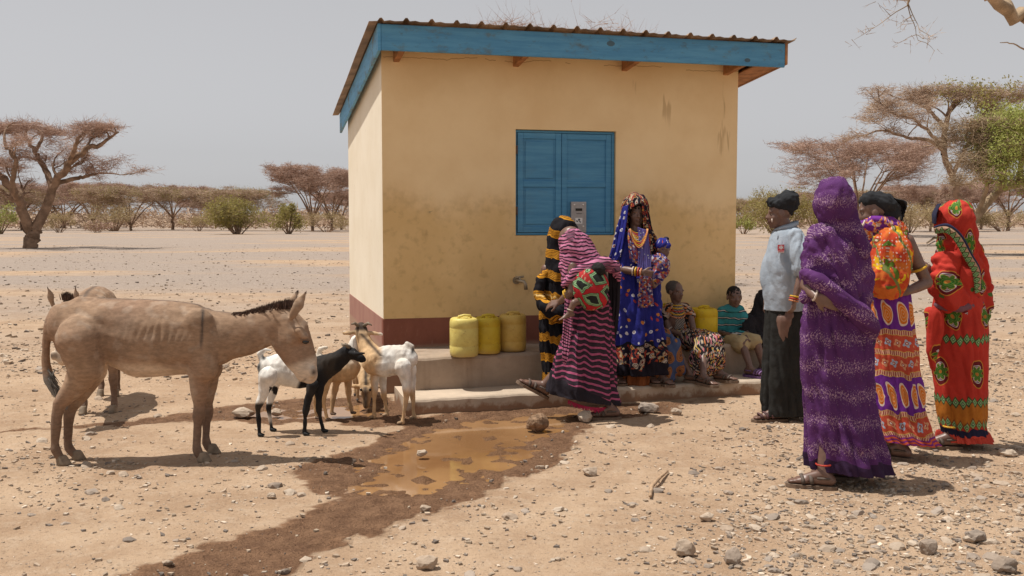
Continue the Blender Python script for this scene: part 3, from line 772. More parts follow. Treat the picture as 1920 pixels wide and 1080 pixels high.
class Tree:
    def __init__(s, seed, zt=None):
        s.r = np.random.RandomState(seed); s.m = MB(); s.t0 = []; s.t1 = []; s.tw = []; s.lp = []; s.tips = []
    def limb(s, pts, r0, r1, n=7):
        P = crom(pts, max(4, len(pts)*4)); k = len(P)
        wob = .35*(r0+r1)*s.r.normal(size=P.shape)*np.linspace(0, 1, k)[:, None]*np.linspace(1, 0, k)[:, None]**.3
        P = P+wob; s.m.tube(P, list(np.linspace(r0, r1, k)), n, False); return P
    def branch(s, p, d, L, r, lev, zc, spread):
        """curving branch that flattens out under the crown ceiling zc"""
        n = 6; pts = [np.array(p, float)]; d = np.array(d, float)
        for i in range(n):
            d = d+s.r.normal(size=3)*.16; room = max(0, (zc-pts[-1][2])/max(L, .1))
            if d[2] > 0: d[2] *= min(1, .35+room)
            d /= np.linalg.norm(d); pts.append(pts[-1]+d*L/n)
        s.m.tube(pts, list(np.linspace(r, r*.35, n+1)), 5 if r > .04 else 3, False)
        if lev <= 0: s.tips += pts[2:]; return
        for i in range(spread):
            k = s.r.randint(2, n+1); h = s.r.normal(size=3); h[2] = abs(h[2])*.35+.1
            nd = d*.75+h/np.linalg.norm(h)*.8
            s.branch(pts[k], nd, L*s.r.uniform(.5,.75), max(.008, r*.5), lev-1, zc, spread)
        s.tips += pts[4:]
    def sprays(s, per, L, w, up=.25, flat=.35):
        T = np.array(s.tips); n = len(T)*per; P = np.repeat(T, per, 0)+s.r.normal(size=(n, 3))*L*A(.3,.3,.1)
        d = s.r.normal(size=(n, 3)); d[:, 2] = d[:, 2]*flat+up; d /= np.linalg.norm(d, axis=1)[:, None]
        l = L*(.4+.8*s.r.rand(n, 1)); E1 = P+d*l
        s.t0.append(P); s.t1.append(E1); s.tw.append(np.full(n, w))
        # side twiglets
        q = P+d*l*s.r.uniform(.3,.9,(n,1)); d2 = d+s.r.normal(size=(n, 3))*.7; d2 /= np.linalg.norm(d2, axis=1)[:, None]
        s.t0.append(q); s.t1.append(q+d2*l*.55); s.tw.append(np.full(n, w*.7)); s.lp.append(E1)
    def make(s, name, label, cat, base, bark, twig, group=None, leafmat=None, leafn=0, leafs=.05, leafsel=None):
        root = thing(name, label, cat, base, group)
        s.m.build('trunk', bark, root, smooth=True)
        if s.t0:
            V, Fc = spikes(np.concatenate(s.t0), np.concatenate(s.t1), np.concatenate(s.tw)); mesh_np('crown', V, Fc, twig, root, smooth=False)
        if leafmat:
            L = np.concatenate(s.lp)
            if leafsel is not None: L = L[leafsel(L)]
            L = np.repeat(L, leafn, 0); L = L+s.r.normal(size=L.shape)*leafs*3
            V, Fc = leaves(L, leafs, len(L)); mesh_np('foliage', V, Fc, leafmat, root, smooth=False)
        return root
def copy_tree(o, loc, rz, sc, label):
    c = o.copy(); C.objects.link(c); c.location = loc; c.rotation_euler = (0, 0, rz); c.scale = sc; c['label'] = label
    for ch in list(o.children):
        d = ch.copy(); C.objects.link(d); d.parent = c
    return c
def L3(Y, pts): return [np.array(at(x, y, Y+dy)) for x, y, dy in pts]
def from_limbs(T, Y, limbs, zc, nb, lev, spread, bl, start=.35):
    for pts, r0, r1 in limbs:
        P = T.limb(L3(Y, pts), r0*Y/F, r1*Y/F); n = len(P)
        for i in range(nb):
            k = int(n*(start+(1-start)*T.r.rand())); k = min(k, n-1)
            d = P[k]-P[k-1]; d /= np.linalg.norm(d)+1e-9; h = T.r.normal(size=3); h[2] = abs(h[2])*.5; h /= np.linalg.norm(h)
            T.branch(P[k], d*.7+h*.9, bl*T.r.uniform(.6,1.1), max(.02, (r0+(r1-r0)*k/n)*Y/F*.45), lev, zc, spread)
        d = P[-1]-P[-2]; T.branch(P[-1], d/np.linalg.norm(d), bl, r1*Y/F, lev, zc, spread)
# the big bare acacia on the left
Y1 = 52.0
T = Tree(3)
zb1 = float(at(58, 466, Y1).z)
limbs = [([(58,467,0),(60,440,0),(62,425,0)], 13.5, 11.5), ([(56,432,0),(38,385,-.5),(12,345,-.5),(-20,318,0)], 10, 6), ([(66,430,0),(88,385,.3),(102,345,.5),(128,312,0),(155,285,-.5),(188,272,0)], 10, 4),
         ([(98,350,.5),(84,318,1),(66,285,1),(48,255,1)], 7, 3), ([(38,385,-.5),(24,350,-1.5),(28,300,-2),(10,270,-2)], 6, 3), ([(128,312,0),(138,285,-1),(150,255,-1.5),(165,243,-1)], 5, 2.5),
         ([(102,345,.5),(140,335,1),(165,330,1),(186,325,1)], 5, 2), ([(66,285,1),(80,255,1.5),(70,240,2)], 4, 2), ([(-10,325,0),(-20,285,0),(0,250,0)], 5, 2)]
tr_ = limbs[0]; T.limb(L3(Y1, tr_[0]), tr_[1]*Y1/F, tr_[2]*Y1/F, 10)
from_limbs(T, Y1, limbs[1:], float(at(60, 236, Y1).z), 5, 2, 3, 1.25, .35)
T.sprays(3, .6, .011, .12, .3)
T.make('acacia_tree', 'big bare wide acacia with forked trunk at the far left', 'tree', at(58, 466, Y1), MT['bark'], MT['twig'])
# umbrella acacias, generic
def umbrella(seed, Ht, R, nl, lev=2, spread=4, per=3, tl=.8, h0=.2, w=.022, r=.22):
    T = Tree(seed); z0 = Ht*h0
    T.limb([(0,0,-.2),(.05*Ht*T.r.normal()*.4,0,z0*.6),(0,0,z0)], r, r*.8)
    for i in range(nl):
        a = 6.283*i/nl+T.r.uniform(-.4,.4); rr = R*T.r.uniform(.3,.75); z1 = Ht*T.r.uniform(.74,.9)
        e = A(math.cos(a)*rr, math.sin(a)*rr, z1); mid = A(e[0]*.42, e[1]*.42, z0+(z1-z0)*.5)
        P = T.limb([(0,0,z0*.9), mid, e], r*.55, r*.2, 6)
        for k in (-1, -3, -5):
            for _ in range(2):
                h = A(math.cos(a+T.r.normal()*.9), math.sin(a+T.r.normal()*.9), .25); T.branch(P[k], h, R*.38, r*.2, lev, Ht*.95, spread)
    T.sprays(per, tl, w, .15, .22); return T
U1 = umbrella(21, 8.5, 6.5, 7, per=3, tl=.7)
u1 = U1.make('umbrella_acacia', 'flat topped brown acacia standing clear just left of the kiosk wall', 'tree', (0,0,0), MT['bark'], MT['twig'], 'acacias along the edge of the plain')
U2 = umbrella(22, 6.0, 5.0, 6, per=3, tl=.65, h0=.3)
u2 = U2.make('umbrella_acacia', 'small bare acacia with a clean trunk in the middle of the left plain', 'tree', (0,0,0), MT['bark'], MT['twig'], 'acacias along the edge of the plain')
U3 = umbrella(23, 6.2, 7.5, 8, per=3, tl=.8, h0=.12)
u3 = U3.make('umbrella_acacia', 'low spreading brown acacia with greenish top behind the round bushes', 'tree', (0,0,0), MT['bark'], MT['twig_grey'], 'acacias along the edge of the plain', MT['leaf_olive'], 2, .07, lambda L: perlin(L*.5) > .12)
def put(o, px, Y, s, rz, first=False, label=None, sz=None):
    p = at(px, 415, Y); loc = (p.x, Y, gz([[p.x, Y]])[0]-.05); sc = (s, s, sz or s)
    if first: o.location = loc; o.rotation_euler = (0,0,rz); o.scale = sc; return o
    return copy_tree(o, loc, rz, sc, label)
put(u1, 586, 150, 1.16, .3, True); put(u1, 622, 158, 1.0, 2.2, label='bare acacia half hidden by the kiosk left wall', sz=1.1)
put(u2, 324, 165, 1.22, 1.0, True); put(u3, 430, 150, 1.0, .5, True)
put(u3, 245, 150, 1.0, 2.0, label='bushy low brown acacia left of the clean trunked acacia', sz=1.05)
put(u1, 175, 165, 1.0, 4.0, label='hazy pinkish acacia behind the big left acacia crown', sz=.95)
put(u3, 120, 190, 1.2, 1.1, label='dull brown acacia seen under the right limb of the big acacia')
put(u2, 40, 170, 1.2, 3.1, label='acacia far behind the fork of the big left acacia', sz=1.3)
put(u3, -30, 160, 1.1, 5.0, label='brown acacia cut off by the left picture edge')
put(u1, 370, 260, .9, 3.3, label='faint distant acacia left of the round green bushes')
put(u2, 640, 175, 1.1, 5.5, label='bare tree touching the kiosk edge low on the left')
# the tall purple brown umbrella acacia and its neighbours on the right
U4 = umbrella(31, 9.5, 7.6, 9, per=3, tl=.8, h0=.16, w=.018)
u4 = U4.make('umbrella_acacia', 'wide reddish brown umbrella acacia above the woman in purple', 'tree', (0,0,0), MT['bark'], MT['twig'], 'acacias along the edge of the plain')
put(u4, 1612, 96, 1.0, .7, True)
put(u3, 1400, 190, .9, 1.5, label='low brown acacia beside the right kiosk corner')
put(u1, 1745, 140, .9, 1.9, label='bare brown acacia between the two women at the right', sz=.8)
put(u3, 1690, 150, 1.0, 3.9, label='low bare acacia behind the black headwrap at the right')
put(u2, 1890, 150, 1.3, 2.9, label='bare acacia far behind the leaning green tree')
put(u2, 1840, 170, 1.1, .9, label='distant bare tree just right of the woman in red')
put(u1, 1540, 180, .8, 5.1, label='dry thorn tree between the grey shirt woman and the purple woman')
# tall loose tree upper right
Y2 = 62.0; T = Tree(41)
limbs = [([(1812,424,0),(1800,380,0),(1785,330,0),(1770,290,0)], 8, 5.5), ([(1785,330,0),(1766,280,-1),(1745,250,-1),(1715,225,-1),(1680,215,-1)], 4.5, 2), ([(1770,290,0),(1772,240,1),(1785,200,1),(1800,180,1)], 6, 3),
         ([(1785,330,0),(1805,290,0),(1830,240,1),(1850,205,1)], 4.5, 2), ([(1766,280,-1),(1740,262,-2),(1700,258,-2),(1660,245,-2)], 4, 2), ([(1830,240,1),(1860,215,0),(1890,195,0)], 4, 2), ([(1772,240,1),(1745,210,1),(1715,190,1)], 4, 2)]
tr_ = limbs[0]; T.limb(L3(Y2, tr_[0]), tr_[1]*Y2/F, tr_[2]*Y2/F, 8)
from_limbs(T, Y2, limbs[1:], float(at(1790, 163, Y2).z), 5, 2, 3, 1.6, .4)
T.sprays(3, .7, .014, .12, .3)
b2 = at(1812, 424, Y2); cx = at(1830, 200, Y2).x
T.make('tall_acacia', 'tall loose acacia with olive green top at the upper right', 'tree', b2, MT['bark'], MT['twig_grey'], None, MT['leaf_olive'], 2, .085, lambda L: (L[:, 0] > at(1750,200,Y2).x) & (perlin(L*.6+2) > .0))
# leaning leafy tree at the right edge
Y3 = 46.0; T = Tree(43)
limbs = [([(1800,440,0),(1832,404,0),(1870,362,0),(1910,345,0),(1960,330,0)], 11, 5), ([(1870,362,0),(1880,320,-1),(1865,280,-1),(1850,250,-1)], 7, 3), ([(1910,345,0),(1915,290,-1),(1900,240,-1.5)], 6, 3), ([(1832,400,0),(1850,350,-1),(1830,310,-1.5)], 5, 2.5),
         ([(1890,352,0),(1865,340,-2),(1835,335,-2.5),(1815,345,-3)], 4, 1.6), ([(1940,336,0),(1955,280,0),(1945,220,0)], 6, 3), ([(1865,280,-1),(1840,270,-1),(1825,260,-1)], 3, 1.5)]
tr_ = limbs[0]; T.limb(L3(Y3, tr_[0]), tr_[1]*Y3/F, tr_[2]*Y3/F, 8)
from_limbs(T, Y3, limbs[1:], float(at(1880, 232, Y3).z), 7, 2, 3, 1.15, .35)
T.sprays(2, .6, .012, .0, .6)
T.make('leaning_tree', 'leaning tree with fresh green leaves at the right edge', 'tree', at(1800, 436, Y3), MT['bark_pale'], MT['bark_pale'], None, MT['leaf'], 10, .058, lambda L: (perlin(L*.9+1) > -.28) & (L[:, 0] > at(1800,300,Y3).x))
# tree whose limb hangs in at the top right; trunk outside the frame
Y4 = 23.0; T = Tree(47)
P = T.limb(L3(Y4, [(2260,505,0),(2250,380,0),(2200,220,0),(2090,120,0),(1990,70,-.5),(1915,28,-.5),(1870,5,-1),(1840,-25,-1)]), .30, .10, 10)
P2 = T.limb(L3(Y4, [(1870,-60,-1),(1760,-50,-1),(1712,-18,-1),(1702,10,-1)]), .06, .02, 6)
for q, d in ((P2[-1], (-.6,0,-.25)), (P2[-1], (.15,.2,-.7)), (P2[-3], (-.8,.2,.0)), (P2[-2], (.2,0,-.6)), (P2[-4], (-.6,-.3,-.2))): T.branch(q, d, .8, .014, 1, 99, 3)
T.limb(L3(Y4, [(1990,70,-.5),(1935,95,-1),(1900,82,-1),(1875,80,-1)]), .03, .008, 5)
for k in (-6, -4): T.branch(P[k], (.3,0,.5), 1.2, .03, 1, 99, 3)
for k in (8, 12, 16): 
    for _ in range(3): T.branch(P[k], T.r.normal(size=3)*.5+A(.5,0,.8), 3.0, .07, 2, 9.5, 4)
T.sprays(1, .3, .007, .0, .8)
T.make('overhanging_tree', 'bare limb of a nearer tree reaching in at the top right corner', 'tree', at(2260, 500, Y4), MT['bark_pale'], MT['twig_grey'])
# acacia standing behind the kiosk, only its top twigs show above the roof
Tb = umbrella(51, 6.75, 3.2, 7, per=3, tl=.75, h0=.3, w=.007, r=.14); p = at(1062, 300, 24)
o = Tb.make('umbrella_acacia', 'thorny top of a bare acacia showing above the tin roof', 'tree', (0,0,0), MT['bark'], MT['twig'], 'acacias along the edge of the plain'); o.location = (p.x, 24, 0); o.scale = (.60,.66,.92)
# leafy bushes
def bush(label, px, Y, wpx, hpx, leafm, seed, n=1300, ls=.09, name='bush', lobes=9, group='bushes on the plain', bot=0.15):
    p = at(px, 415, Y); r_ = np.random.RandomState(seed); wd = wpx*Y/F/2; ht = hpx*Y/F
    base = A(p.x, Y, gz([[p.x, Y]])[0]); root = thing(name, label, 'bush', base, group)
    m = MB(); P = []; S0 = []; S1 = []
    for i in range(lobes):
        c = A(r_.uniform(-.72,.72)*wd, r_.uniform(-.6,.6)*wd, ht*r_.uniform(.3,.8)); rr = A(wd*.36, wd*.36, ht*.24)*r_.uniform(.7,1.2)
        m.tube([base+A(c[0]*.15, c[1]*.15, -.05), base+A(c[0]*.6, c[1]*.6, c[2]*.55), base+c], [.05*ht/2.5,.03*ht/2.5,.015*ht/2.5], 5, False)
        k = n//lobes; d = r_.normal(size=(k, 3)); d /= np.linalg.norm(d, axis=1)[:, None]
        q = base+c+d*rr*(.45+.65*r_.rand(k, 1)); q[:, 2] = np.maximum(q[:, 2], base[2]+bot*ht*r_.rand(k)); P.append(q)
        d2 = d[::5]; S0.append(base+c+d2*rr*.3); S1.append(base+c+d2*rr*1.25)
    m.build('trunk', MT['bark'], root)
    V, Fc = spikes(np.concatenate(S0), np.concatenate(S1), .012*Y/60); mesh_np('twigs', V, Fc, MT['twig_olive'], root, smooth=False)
    V, Fc = leaves(np.concatenate(P), ls*Y/100, seed); mesh_np('foliage', V, Fc, leafm, root, smooth=False); return root
bush('round olive green bush with several stems left of the kiosk', 446, 118, 125, 76, MT['leaf_olive'], 1, 6500, .10, lobes=14)
bush('smaller upright olive bush nearer the kiosk', 541, 122, 66, 66, MT['leaf_olive'], 2, 2600, .10)
bush('yellowish green bush at the far left picture edge', -2, 110, 70, 72, MT['leaf'], 3, 2400, .09)
bush('dry leafless scrub under the big acacia right limb', 110, 130, 60, 40, MT['leaf_dry'], 4, 900, .08)
bush('brown thorn scrub beside the bushy low acacia', 215, 140, 110, 60, MT['leaf_dry'], 5, 1500, .07, lobes=14)
bush('low heap of dry cut branches on the plain', 180, 126, 80, 22, MT['twig'], 6, 900, .10, lobes=12)
bush('large golden green bush behind the woman in the grey shirt', 1462, 92, 150, 95, MT['leaf_olive'], 7, 7000, .085, lobes=18)
bush('green bush low beside the right kiosk corner', 1395, 110, 50, 42, MT['leaf'], 8, 1500, .09)
bush('dry golden bush between grey shirt woman and purple woman', 1530, 110, 70, 80, MT['leaf_olive'], 9, 2600, .09)
bush('brown scrub behind the black headwrap with net tail', 1705, 120, 110, 60, MT['leaf_dry'], 10, 2400, .08, lobes=12)
bush('hazy brown scrub left of the woman in red', 1770, 130, 110, 66, MT['leaf_dry'], 11, 2400, .08, lobes=12)
bush('scrub under the leaning green tree', 1880, 140, 110, 48, MT['leaf_dry'], 12, 1800, .08, lobes=12)
bush('thin dry scrub right of the clean trunked acacia', 372, 140, 70, 34, MT['leaf_dry'], 13, 1000, .08)
bush('dry scrub at the foot of the kiosk left wall', 612, 140, 90, 40, MT['leaf_dry'], 14, 1300, .08)
# low far woodland closing the horizon
r_ = np.random.RandomState(77); n = 26000
Yv = r_.uniform(190, 420, n); Xv = (r_.rand(n)*2-1)*.62*Yv
h = 4.2*(.45+.55*sst(perlin(np.c_[Xv*.03, Yv*.03, 0*Xv]), -.4, .4)); zv = r_.rand(n)*h
d = r_.normal(size=(n, 3)); d[:, 2] = np.abs(d[:, 2])*.6; d /= np.linalg.norm(d, axis=1)[:, None]
P0 = np.c_[Xv, Yv, zv]; V, Fc = spikes(P0, P0+d*2.6, .16); o = mesh_np('far_scrub', V, Fc, MT['twig_grey'], None, smooth=False); tag(o, kind='stuff')
# fallen pale branch beyond the women
fb = [gr(1738,459), gr(1752,452), gr(1775,455)]
m = MB(); m.tube([p+Vector((0,0,.12+.12*i)) for i, p in enumerate(fb)], [.05,.09,.06], 7); o = m.build('fallen_branch', MT['bark_pale'], None, smooth=True, at_loc=tuple(fb[1])); tag(o, 'pale fallen branch on the plain just left of the woman in red', 'branch')

# ------------------------------------------------------------------ donkeys and goats
MT['hide'] = colmat('donkey_hide', .85, 160, .35, .16, (1,1,2.2), .15, 26, .006)
MT['goat_hair'] = colmat('goat_hair', .8, 150, .3, .14, (1,1,.6), .2, 30, .006)
MT['hoof'] = plain('hoof_horn', (.22,.165,.115), .7, .3, 20)
MT['mane'] = plain('dark_mane_hair', (.085,.05,.036), .9, .4, 30)
MT['eye'] = plain('dark_eye', (.012,.009,.008), .12, .1, 20, 0, 60, 0, .6)
def cap(Yc, p, dy=(0, 0), sq=1.0, sc=F):
    (x0, y0, r0), (x1, y1, r1) = p; k = Yc/F
    return capsule(at(x0, y0, Yc+dy[0]), r0*k, at(x1, y1, Yc+dy[1]), r1*k, 14, sq)
def leg(pts, Yf):
    """pts: (px,py,r_px) down to the fetlock; all in the plane at depth Yf"""
    g = lambda r: r*(.76 if r < 18 else .89)
    return [capsule(at(a[0], a[1], Yf), g(a[2])*Yf/F, at(b[0], b[1], Yf), g(b[2])*Yf/F, 12) for a, b in zip(pts[:-1], pts[1:])]
def hoof(px, py, Yf, r, fwd, mat, root, name='hoof'):
    """fwd: unit direction the toe points"""
    p = at(px, py, Yf); k = r*Yf/F; f = A(fwd[0], fwd[1], 0); l = A(-fwd[1], fwd[0], 0); c = A(p.x, p.y, 0); V = []
    n = 14
    for s, z, o in ((1.12, .001, .25), (1.08, .3*k, .18), (.86, 1.5*k, -.12), (.78, 1.65*k, -.18)):
        for j in range(n):
            t = 2*math.pi*j/n; V.append(c+f*(math.cos(t)*k*s*1.15+o*k)+l*math.sin(t)*k*s*.85+A(0,0,z))
    Fq = [(i*n+j, i*n+(j+1) % n, (i+1)*n+(j+1) % n, (i+1)*n+j) for i in range(3) for j in range(n)]+[tuple(range(n))[::-1], tuple(3*n+j for j in range(n))]
    mesh_np(name, V, Fq, mat, root)
def donkey(name_lab, tf=None):
    k0 = 6.06; d1 = 5.98; d2 = 6.14; d3 = 6.27
    n0, n1 = float(gr(0, 870).y), float(gr(0, 859).y)
    hn, hf, fn, ff = float(gr(0,872).y), float(gr(0,862).y), float(gr(0,866).y), float(gr(0,850).y)
    yc = (hn+hf+fn+ff)/4
    P = [cap(yc, ((136,610,48),(185,612,54)), sq=.74), cap(yc, ((185,614,56),(268,634,76)), sq=.74), cap(yc, ((268,634,76),(350,634,70)), sq=.72), cap(yc, ((350,632,67),(402,636,52)), sq=.68),
         cap(yc, ((150,575,20),(250,573,14)), sq=.8), cap(yc, ((250,573,14),(388,588,12)), sq=.6), cap(yc, ((118,606,26),(135,640,32)), sq=.9),
         cap(yc-.09, ((372,605,30),(384,690,27)), sq=.7), cap(yc+.09, ((372,605,30),(392,690,27)), sq=.7),
         cap(yc, ((398,632,52),(455,628,42)), sq=.52), cap(yc, ((455,628,42),(520,606,34)), sq=.48),
         cap(yc, ((538,606,30),(548,628,34)), sq=.62), cap(yc, ((540,640,31),(556,665,29)), sq=.58), cap(yc, ((556,616,24),(576,676,20)), sq=.62), cap(yc, ((558,668,29),(574,696,22)), sq=.62), cap(yc, ((574,692,22),(580,704,17)), sq=.72), cap(yc, ((568,706,13),(576,710,10)), sq=.7)]
    for s in (-1, 1):
        P.append(cap(yc+s*.075, ((562,620,9),(572,632,8))))   # brow over the eye
        P.append(cap(yc+s*.05, ((586,694,7),(586,702,7))))     # nostril flare
    # ears: leaf shapes
    for dy, pts in ((-.075, ((548,592,9),(560,570,11),(575,546,3))), (.07, ((542,586,8),(549,566,10),(559,544,3)))):
        P += [capsule(at(a[0],a[1],yc+dy), a[2]*yc/F, at(b[0],b[1],yc+dy*1.15), b[2]*yc/F, 12, .45) for a, b in zip(pts[:-1], pts[1:])]
    # tail
    tp = [(108,582,13),(92,606,10),(87,640,8),(86,680,8.5),(92,712,11),(106,738,9),(121,760,3)]
    P += [capsule(at(a[0],a[1],yc), a[2]*yc/F, at(b[0],b[1],yc), b[2]*yc/F, 10) for a, b in zip(tp[:-1], tp[1:])]
    # legs
    P += leg([(150,635,50),(162,690,36),(138,728,24),(112,757,17),(106,785,13.5),(103,830,11),(104,842,13),(112,858,11)], hn)
    P += leg([(165,650,40),(172,695,32),(152,735,21),(132,766,16),(128,795,12.5),(127,830,10.5),(130,841,12),(140,852,10)], hf)
    P += leg([(376,690,27),(374,730,20),(373,760,15),(373,776,17),(371,797,11.5),(369,830,10),(369,842,12.5),(375,854,11)], fn)
    P += leg([(392,690,24),(391,728,18),(389,758,13.5),(389,773,15.5),(387,793,10.5),(386,818,9.5),(387,829,12),(393,842,10)], ff)
    v, nr, fc = blob(P, .0118, 5)
    u0 = at(0, 0, yc)
    # shape detail: ribs and hip hollow, colours
    px = 960+F*v[:, 0]/v[:, 1]; py = np.array([0.0]*len(v))
    zc = v[:, 2]-HC; fwd = v[:, 1]*CP-zc*SP; upc = v[:, 1]*SP+zc*CP; px = 960+F*v[:, 0]/fwd; py = 540-F*upc/fwd
    wq = 14*perlin(v*7+3)
    rib = np.sin((px+.30*(py-600)+wq*.5)*2*math.pi/13.5)*np.exp(-((px-290)/66)**2-((py-632+wq)/30)**2)*(.55+.9*np.clip(perlin(v*6+8)+.3, 0, 1))
    hip = -np.exp(-((px-205)/22)**2-((py-618)/34)**2)*.012+np.exp(-((px-182)/13)**2-((py-590)/13)**2)*.012
    mus = .006*perlin(v*9)+.004*perlin(v*22)
    sh = -np.exp(-((px-372)/9)**2-((py-640)/60)**2)*.008
    cheek = np.exp(-((px-535)/20)**2-((py-640)/22)**2)*.010
    thigh = np.exp(-((px-150)/30)**2-((py-660)/40)**2)*.012
    v = v+nr*(rib*.0035+hip+mus*.5+sh+cheek+thigh)[:, None]
    base = A(.31,.205,.135); n_ = fbm(v*5, 3)[:, None]; n2_ = fbm(v*A(18,18,60), 3)[:, None]
    c = base*(1+.26*n_+.16*n2_)+0*v
    def blend(m, col): 
        nonlocal c
        c = c*(1-m[:, None])+A(*col)*m[:, None]
    blend(sst(py-(668+.09*(px-190))+6*perlin(v*8), 0, 24)*sst(px, 178, 205)*(1-sst(px, 352, 372))*.95, (.66,.53,.41))         # pale belly
    blend(np.clip(perlin(v*3.1+4)+.1, 0, 1)*.8, (.25,.15,.10)); blend(np.exp(-((px-235)/26)**2-((py-610)/34)**2)*.35, (.15,.105,.08)); blend(sst(perlin(v*16+2), .28, .4)*.35, (.40,.31,.24))  # mottled coat; the dark flank patch is hip shading put into the colour
    blend(sst(py, 735, 790)*(1-sst(px, 440, 470))*.7, (.14,.09,.066))                                           # darker shanks
    blend(sst(px*.35+py, 868, 884)*sst(px, 500, 520), (.60,.48,.37))                                             # pale muzzle
    blend(np.exp(-((px-588)/5)**2-((py-698)/6)**2), (.05,.035,.03))                                              # nostril
    blend(np.exp(-((py-(716-.9*(px-566)+0))/1.6)**2)*sst(px,560,564)*(1-sst(px,572,576))*sst(py,702,706)*.8, (.06,.04,.03))
    blend(np.exp(-((px-570)/12)**2-((py-640)/8)**2)*.55, (.36,.20,.12))                                          # reddish eye ring
    blend(np.exp(-((px-380-(py-590)*-.05)/2.8)**2)*sst(py, 574, 582)*(1-sst(py, 640, 660))*.9, (.05,.045,.045))      # shoulder stripe
    blend(np.exp(-((v[:,1]-yc)/.02)**2)*(py < 600)*(px > 180)*(px < 450)*(nr[:,2] > .5)*.8, (.08,.06,.05))              # back stripe
    blend(sst(py, 690, 720)*(px < 126)*(py < 768)*(np.abs(v[:,1]-yc) < .05)*(1-sst(px-(py-690)*.55, 106, 114)), (.20,.19,.175))               # grey tail tuft
    er = (py < 590)*(px > 538)
    blend(er*np.clip((nr[:,0]*.8-nr[:,1]*.0), 0, 1)*.5, (.50,.40,.32)); blend(er*(1-sst(py, 546, 553)), (.05,.035,.03))
    vis = dict(v=v, fc=fc, c=c, yc=yc)
    parts = []
    # mane: upright blades
    xs = np.linspace(436, 546, 200); top = np.interp(xs, [436,455,480,510,546], [586,587,585,579,572])
    hgt = np.interp(xs, [436,452,480,515,538,546], [1,3,9,13,14,9])*(.75+.5*rs.rand(200))
    P0 = []; P1 = []
    for x_, t_, h_ in zip(xs, top, hgt):
        for _ in range(9):
            o = rs.normal(0, .012); a = at(x_+rs.normal(0,1.5), t_+5, yc+o); b = at(x_+rs.normal(0,2.2)+2, t_-h_*(.7+.4*rs.rand()), yc+o*1.3); P0.append(a[:]); P1.append(b[:])
    mv, mf = spikes(np.array(P0), np.array(P1), .0045)
    tv0 = []; tv1 = []
    for _ in range(260):
        t = rs.rand(); x_ = np.interp(t, [0,.5,1], [88,96,112]); y_ = np.interp(t, [0,.5,1], [690,718,742]); o = rs.normal(0, .018)
        a = at(x_+rs.normal(0,4), y_, yc+o); b = at(x_+14+rs.normal(0,5), y_+rs.uniform(18,36), yc+o); tv0.append(a[:]); tv1.append(b[:])
    tv, tf_ = spikes(np.array(tv0), np.array(tv1), .005)
    tf = tf or (lambda q: q)
    base_p = tf(np.array([[at(240, 860, yc).x, yc, 0.0]]))[0]
    root = thing('donkey', name_lab, 'donkey', base_p, 'donkeys by the puddle')
    mesh_np('body', tf(v), fc, MT['hide'], root, col=c)
    mesh_np('mane', tf(mv), mf, MT['mane'], root, smooth=False)
    mesh_np('tail_hair', tf(tv), tf_, plain('grey_tail_hair', (.17,.16,.145), .9, .3, 30), root, smooth=False)
    for s in (-1, 1):
        V, Fq = ellip(at(573, 641, yc+s*.088), (.021,.012,.013)); mesh_np('eye', tf(V), Fq, MT['eye'], root)
        V, Fq = capsule(at(565, 637, yc+s*.092), .006, at(580, 638, yc+s*.088), .006, 8); mesh_np('eyelid', tf(V), Fq, MT['hide'], root, col=np.tile(A(.20,.125,.08), (len(V), 1)))
    for x_, y_, Yl, r in ((118,872,hn,10.5),(146,862,hf,10),(381,866,fn,10.5),(399,850,ff,10)):
        p = at(x_, y_, Yl); m = MB(); n = 14; kk = r*Yl/F; V = []
        for s_, z, o in ((1.15, .002, .3), (1.1, .35*kk, .2), (.86, 1.6*kk, -.25), (.74, 1.8*kk, -.3)):
            for j in range(n):
                t = 2*math.pi*j/n; V.append((p.x+math.cos(t)*kk*s_*1.2+o*kk, p.y+math.sin(t)*kk*s_*.85, z))
        Fq = [(i*n+j, i*n+(j+1) % n, (i+1)*n+(j+1) % n, (i+1)*n+j) for i in range(3) for j in range(n)]+[tuple(range(n))[::-1], tuple(3*n+j for j in range(n))]
        mesh_np('hoof', tf(np.array(V)), Fq, MT['hoof'], root)
    return root
donkey('thin grey brown donkey standing side on in front, head lowered to the goats')
pc = A(float(at(240, 860, 6.1).x), 6.12, 0)
def tf2(q):
    a = math.radians(-82); q = np.asarray(q)-pc; q = q*np.stack([1+0*q[:,0], 1+0*q[:,0], np.where(q[:,2] > 0, 1-.26*sst(-q[:,0], -.25, .4)*sst(q[:,2], .2, .8), 1)], 1); c, s = math.cos(a), math.sin(a)
    q = np.stack([q[:,0]*c-q[:,1]*s, q[:,0]*s+q[:,1]*c, q[:,2]], 1)*.97
    return q+A(-3.19, 8.0, 0)
donkey('second donkey mostly hidden behind the rump of the front donkey, ears sticking up', tf2)

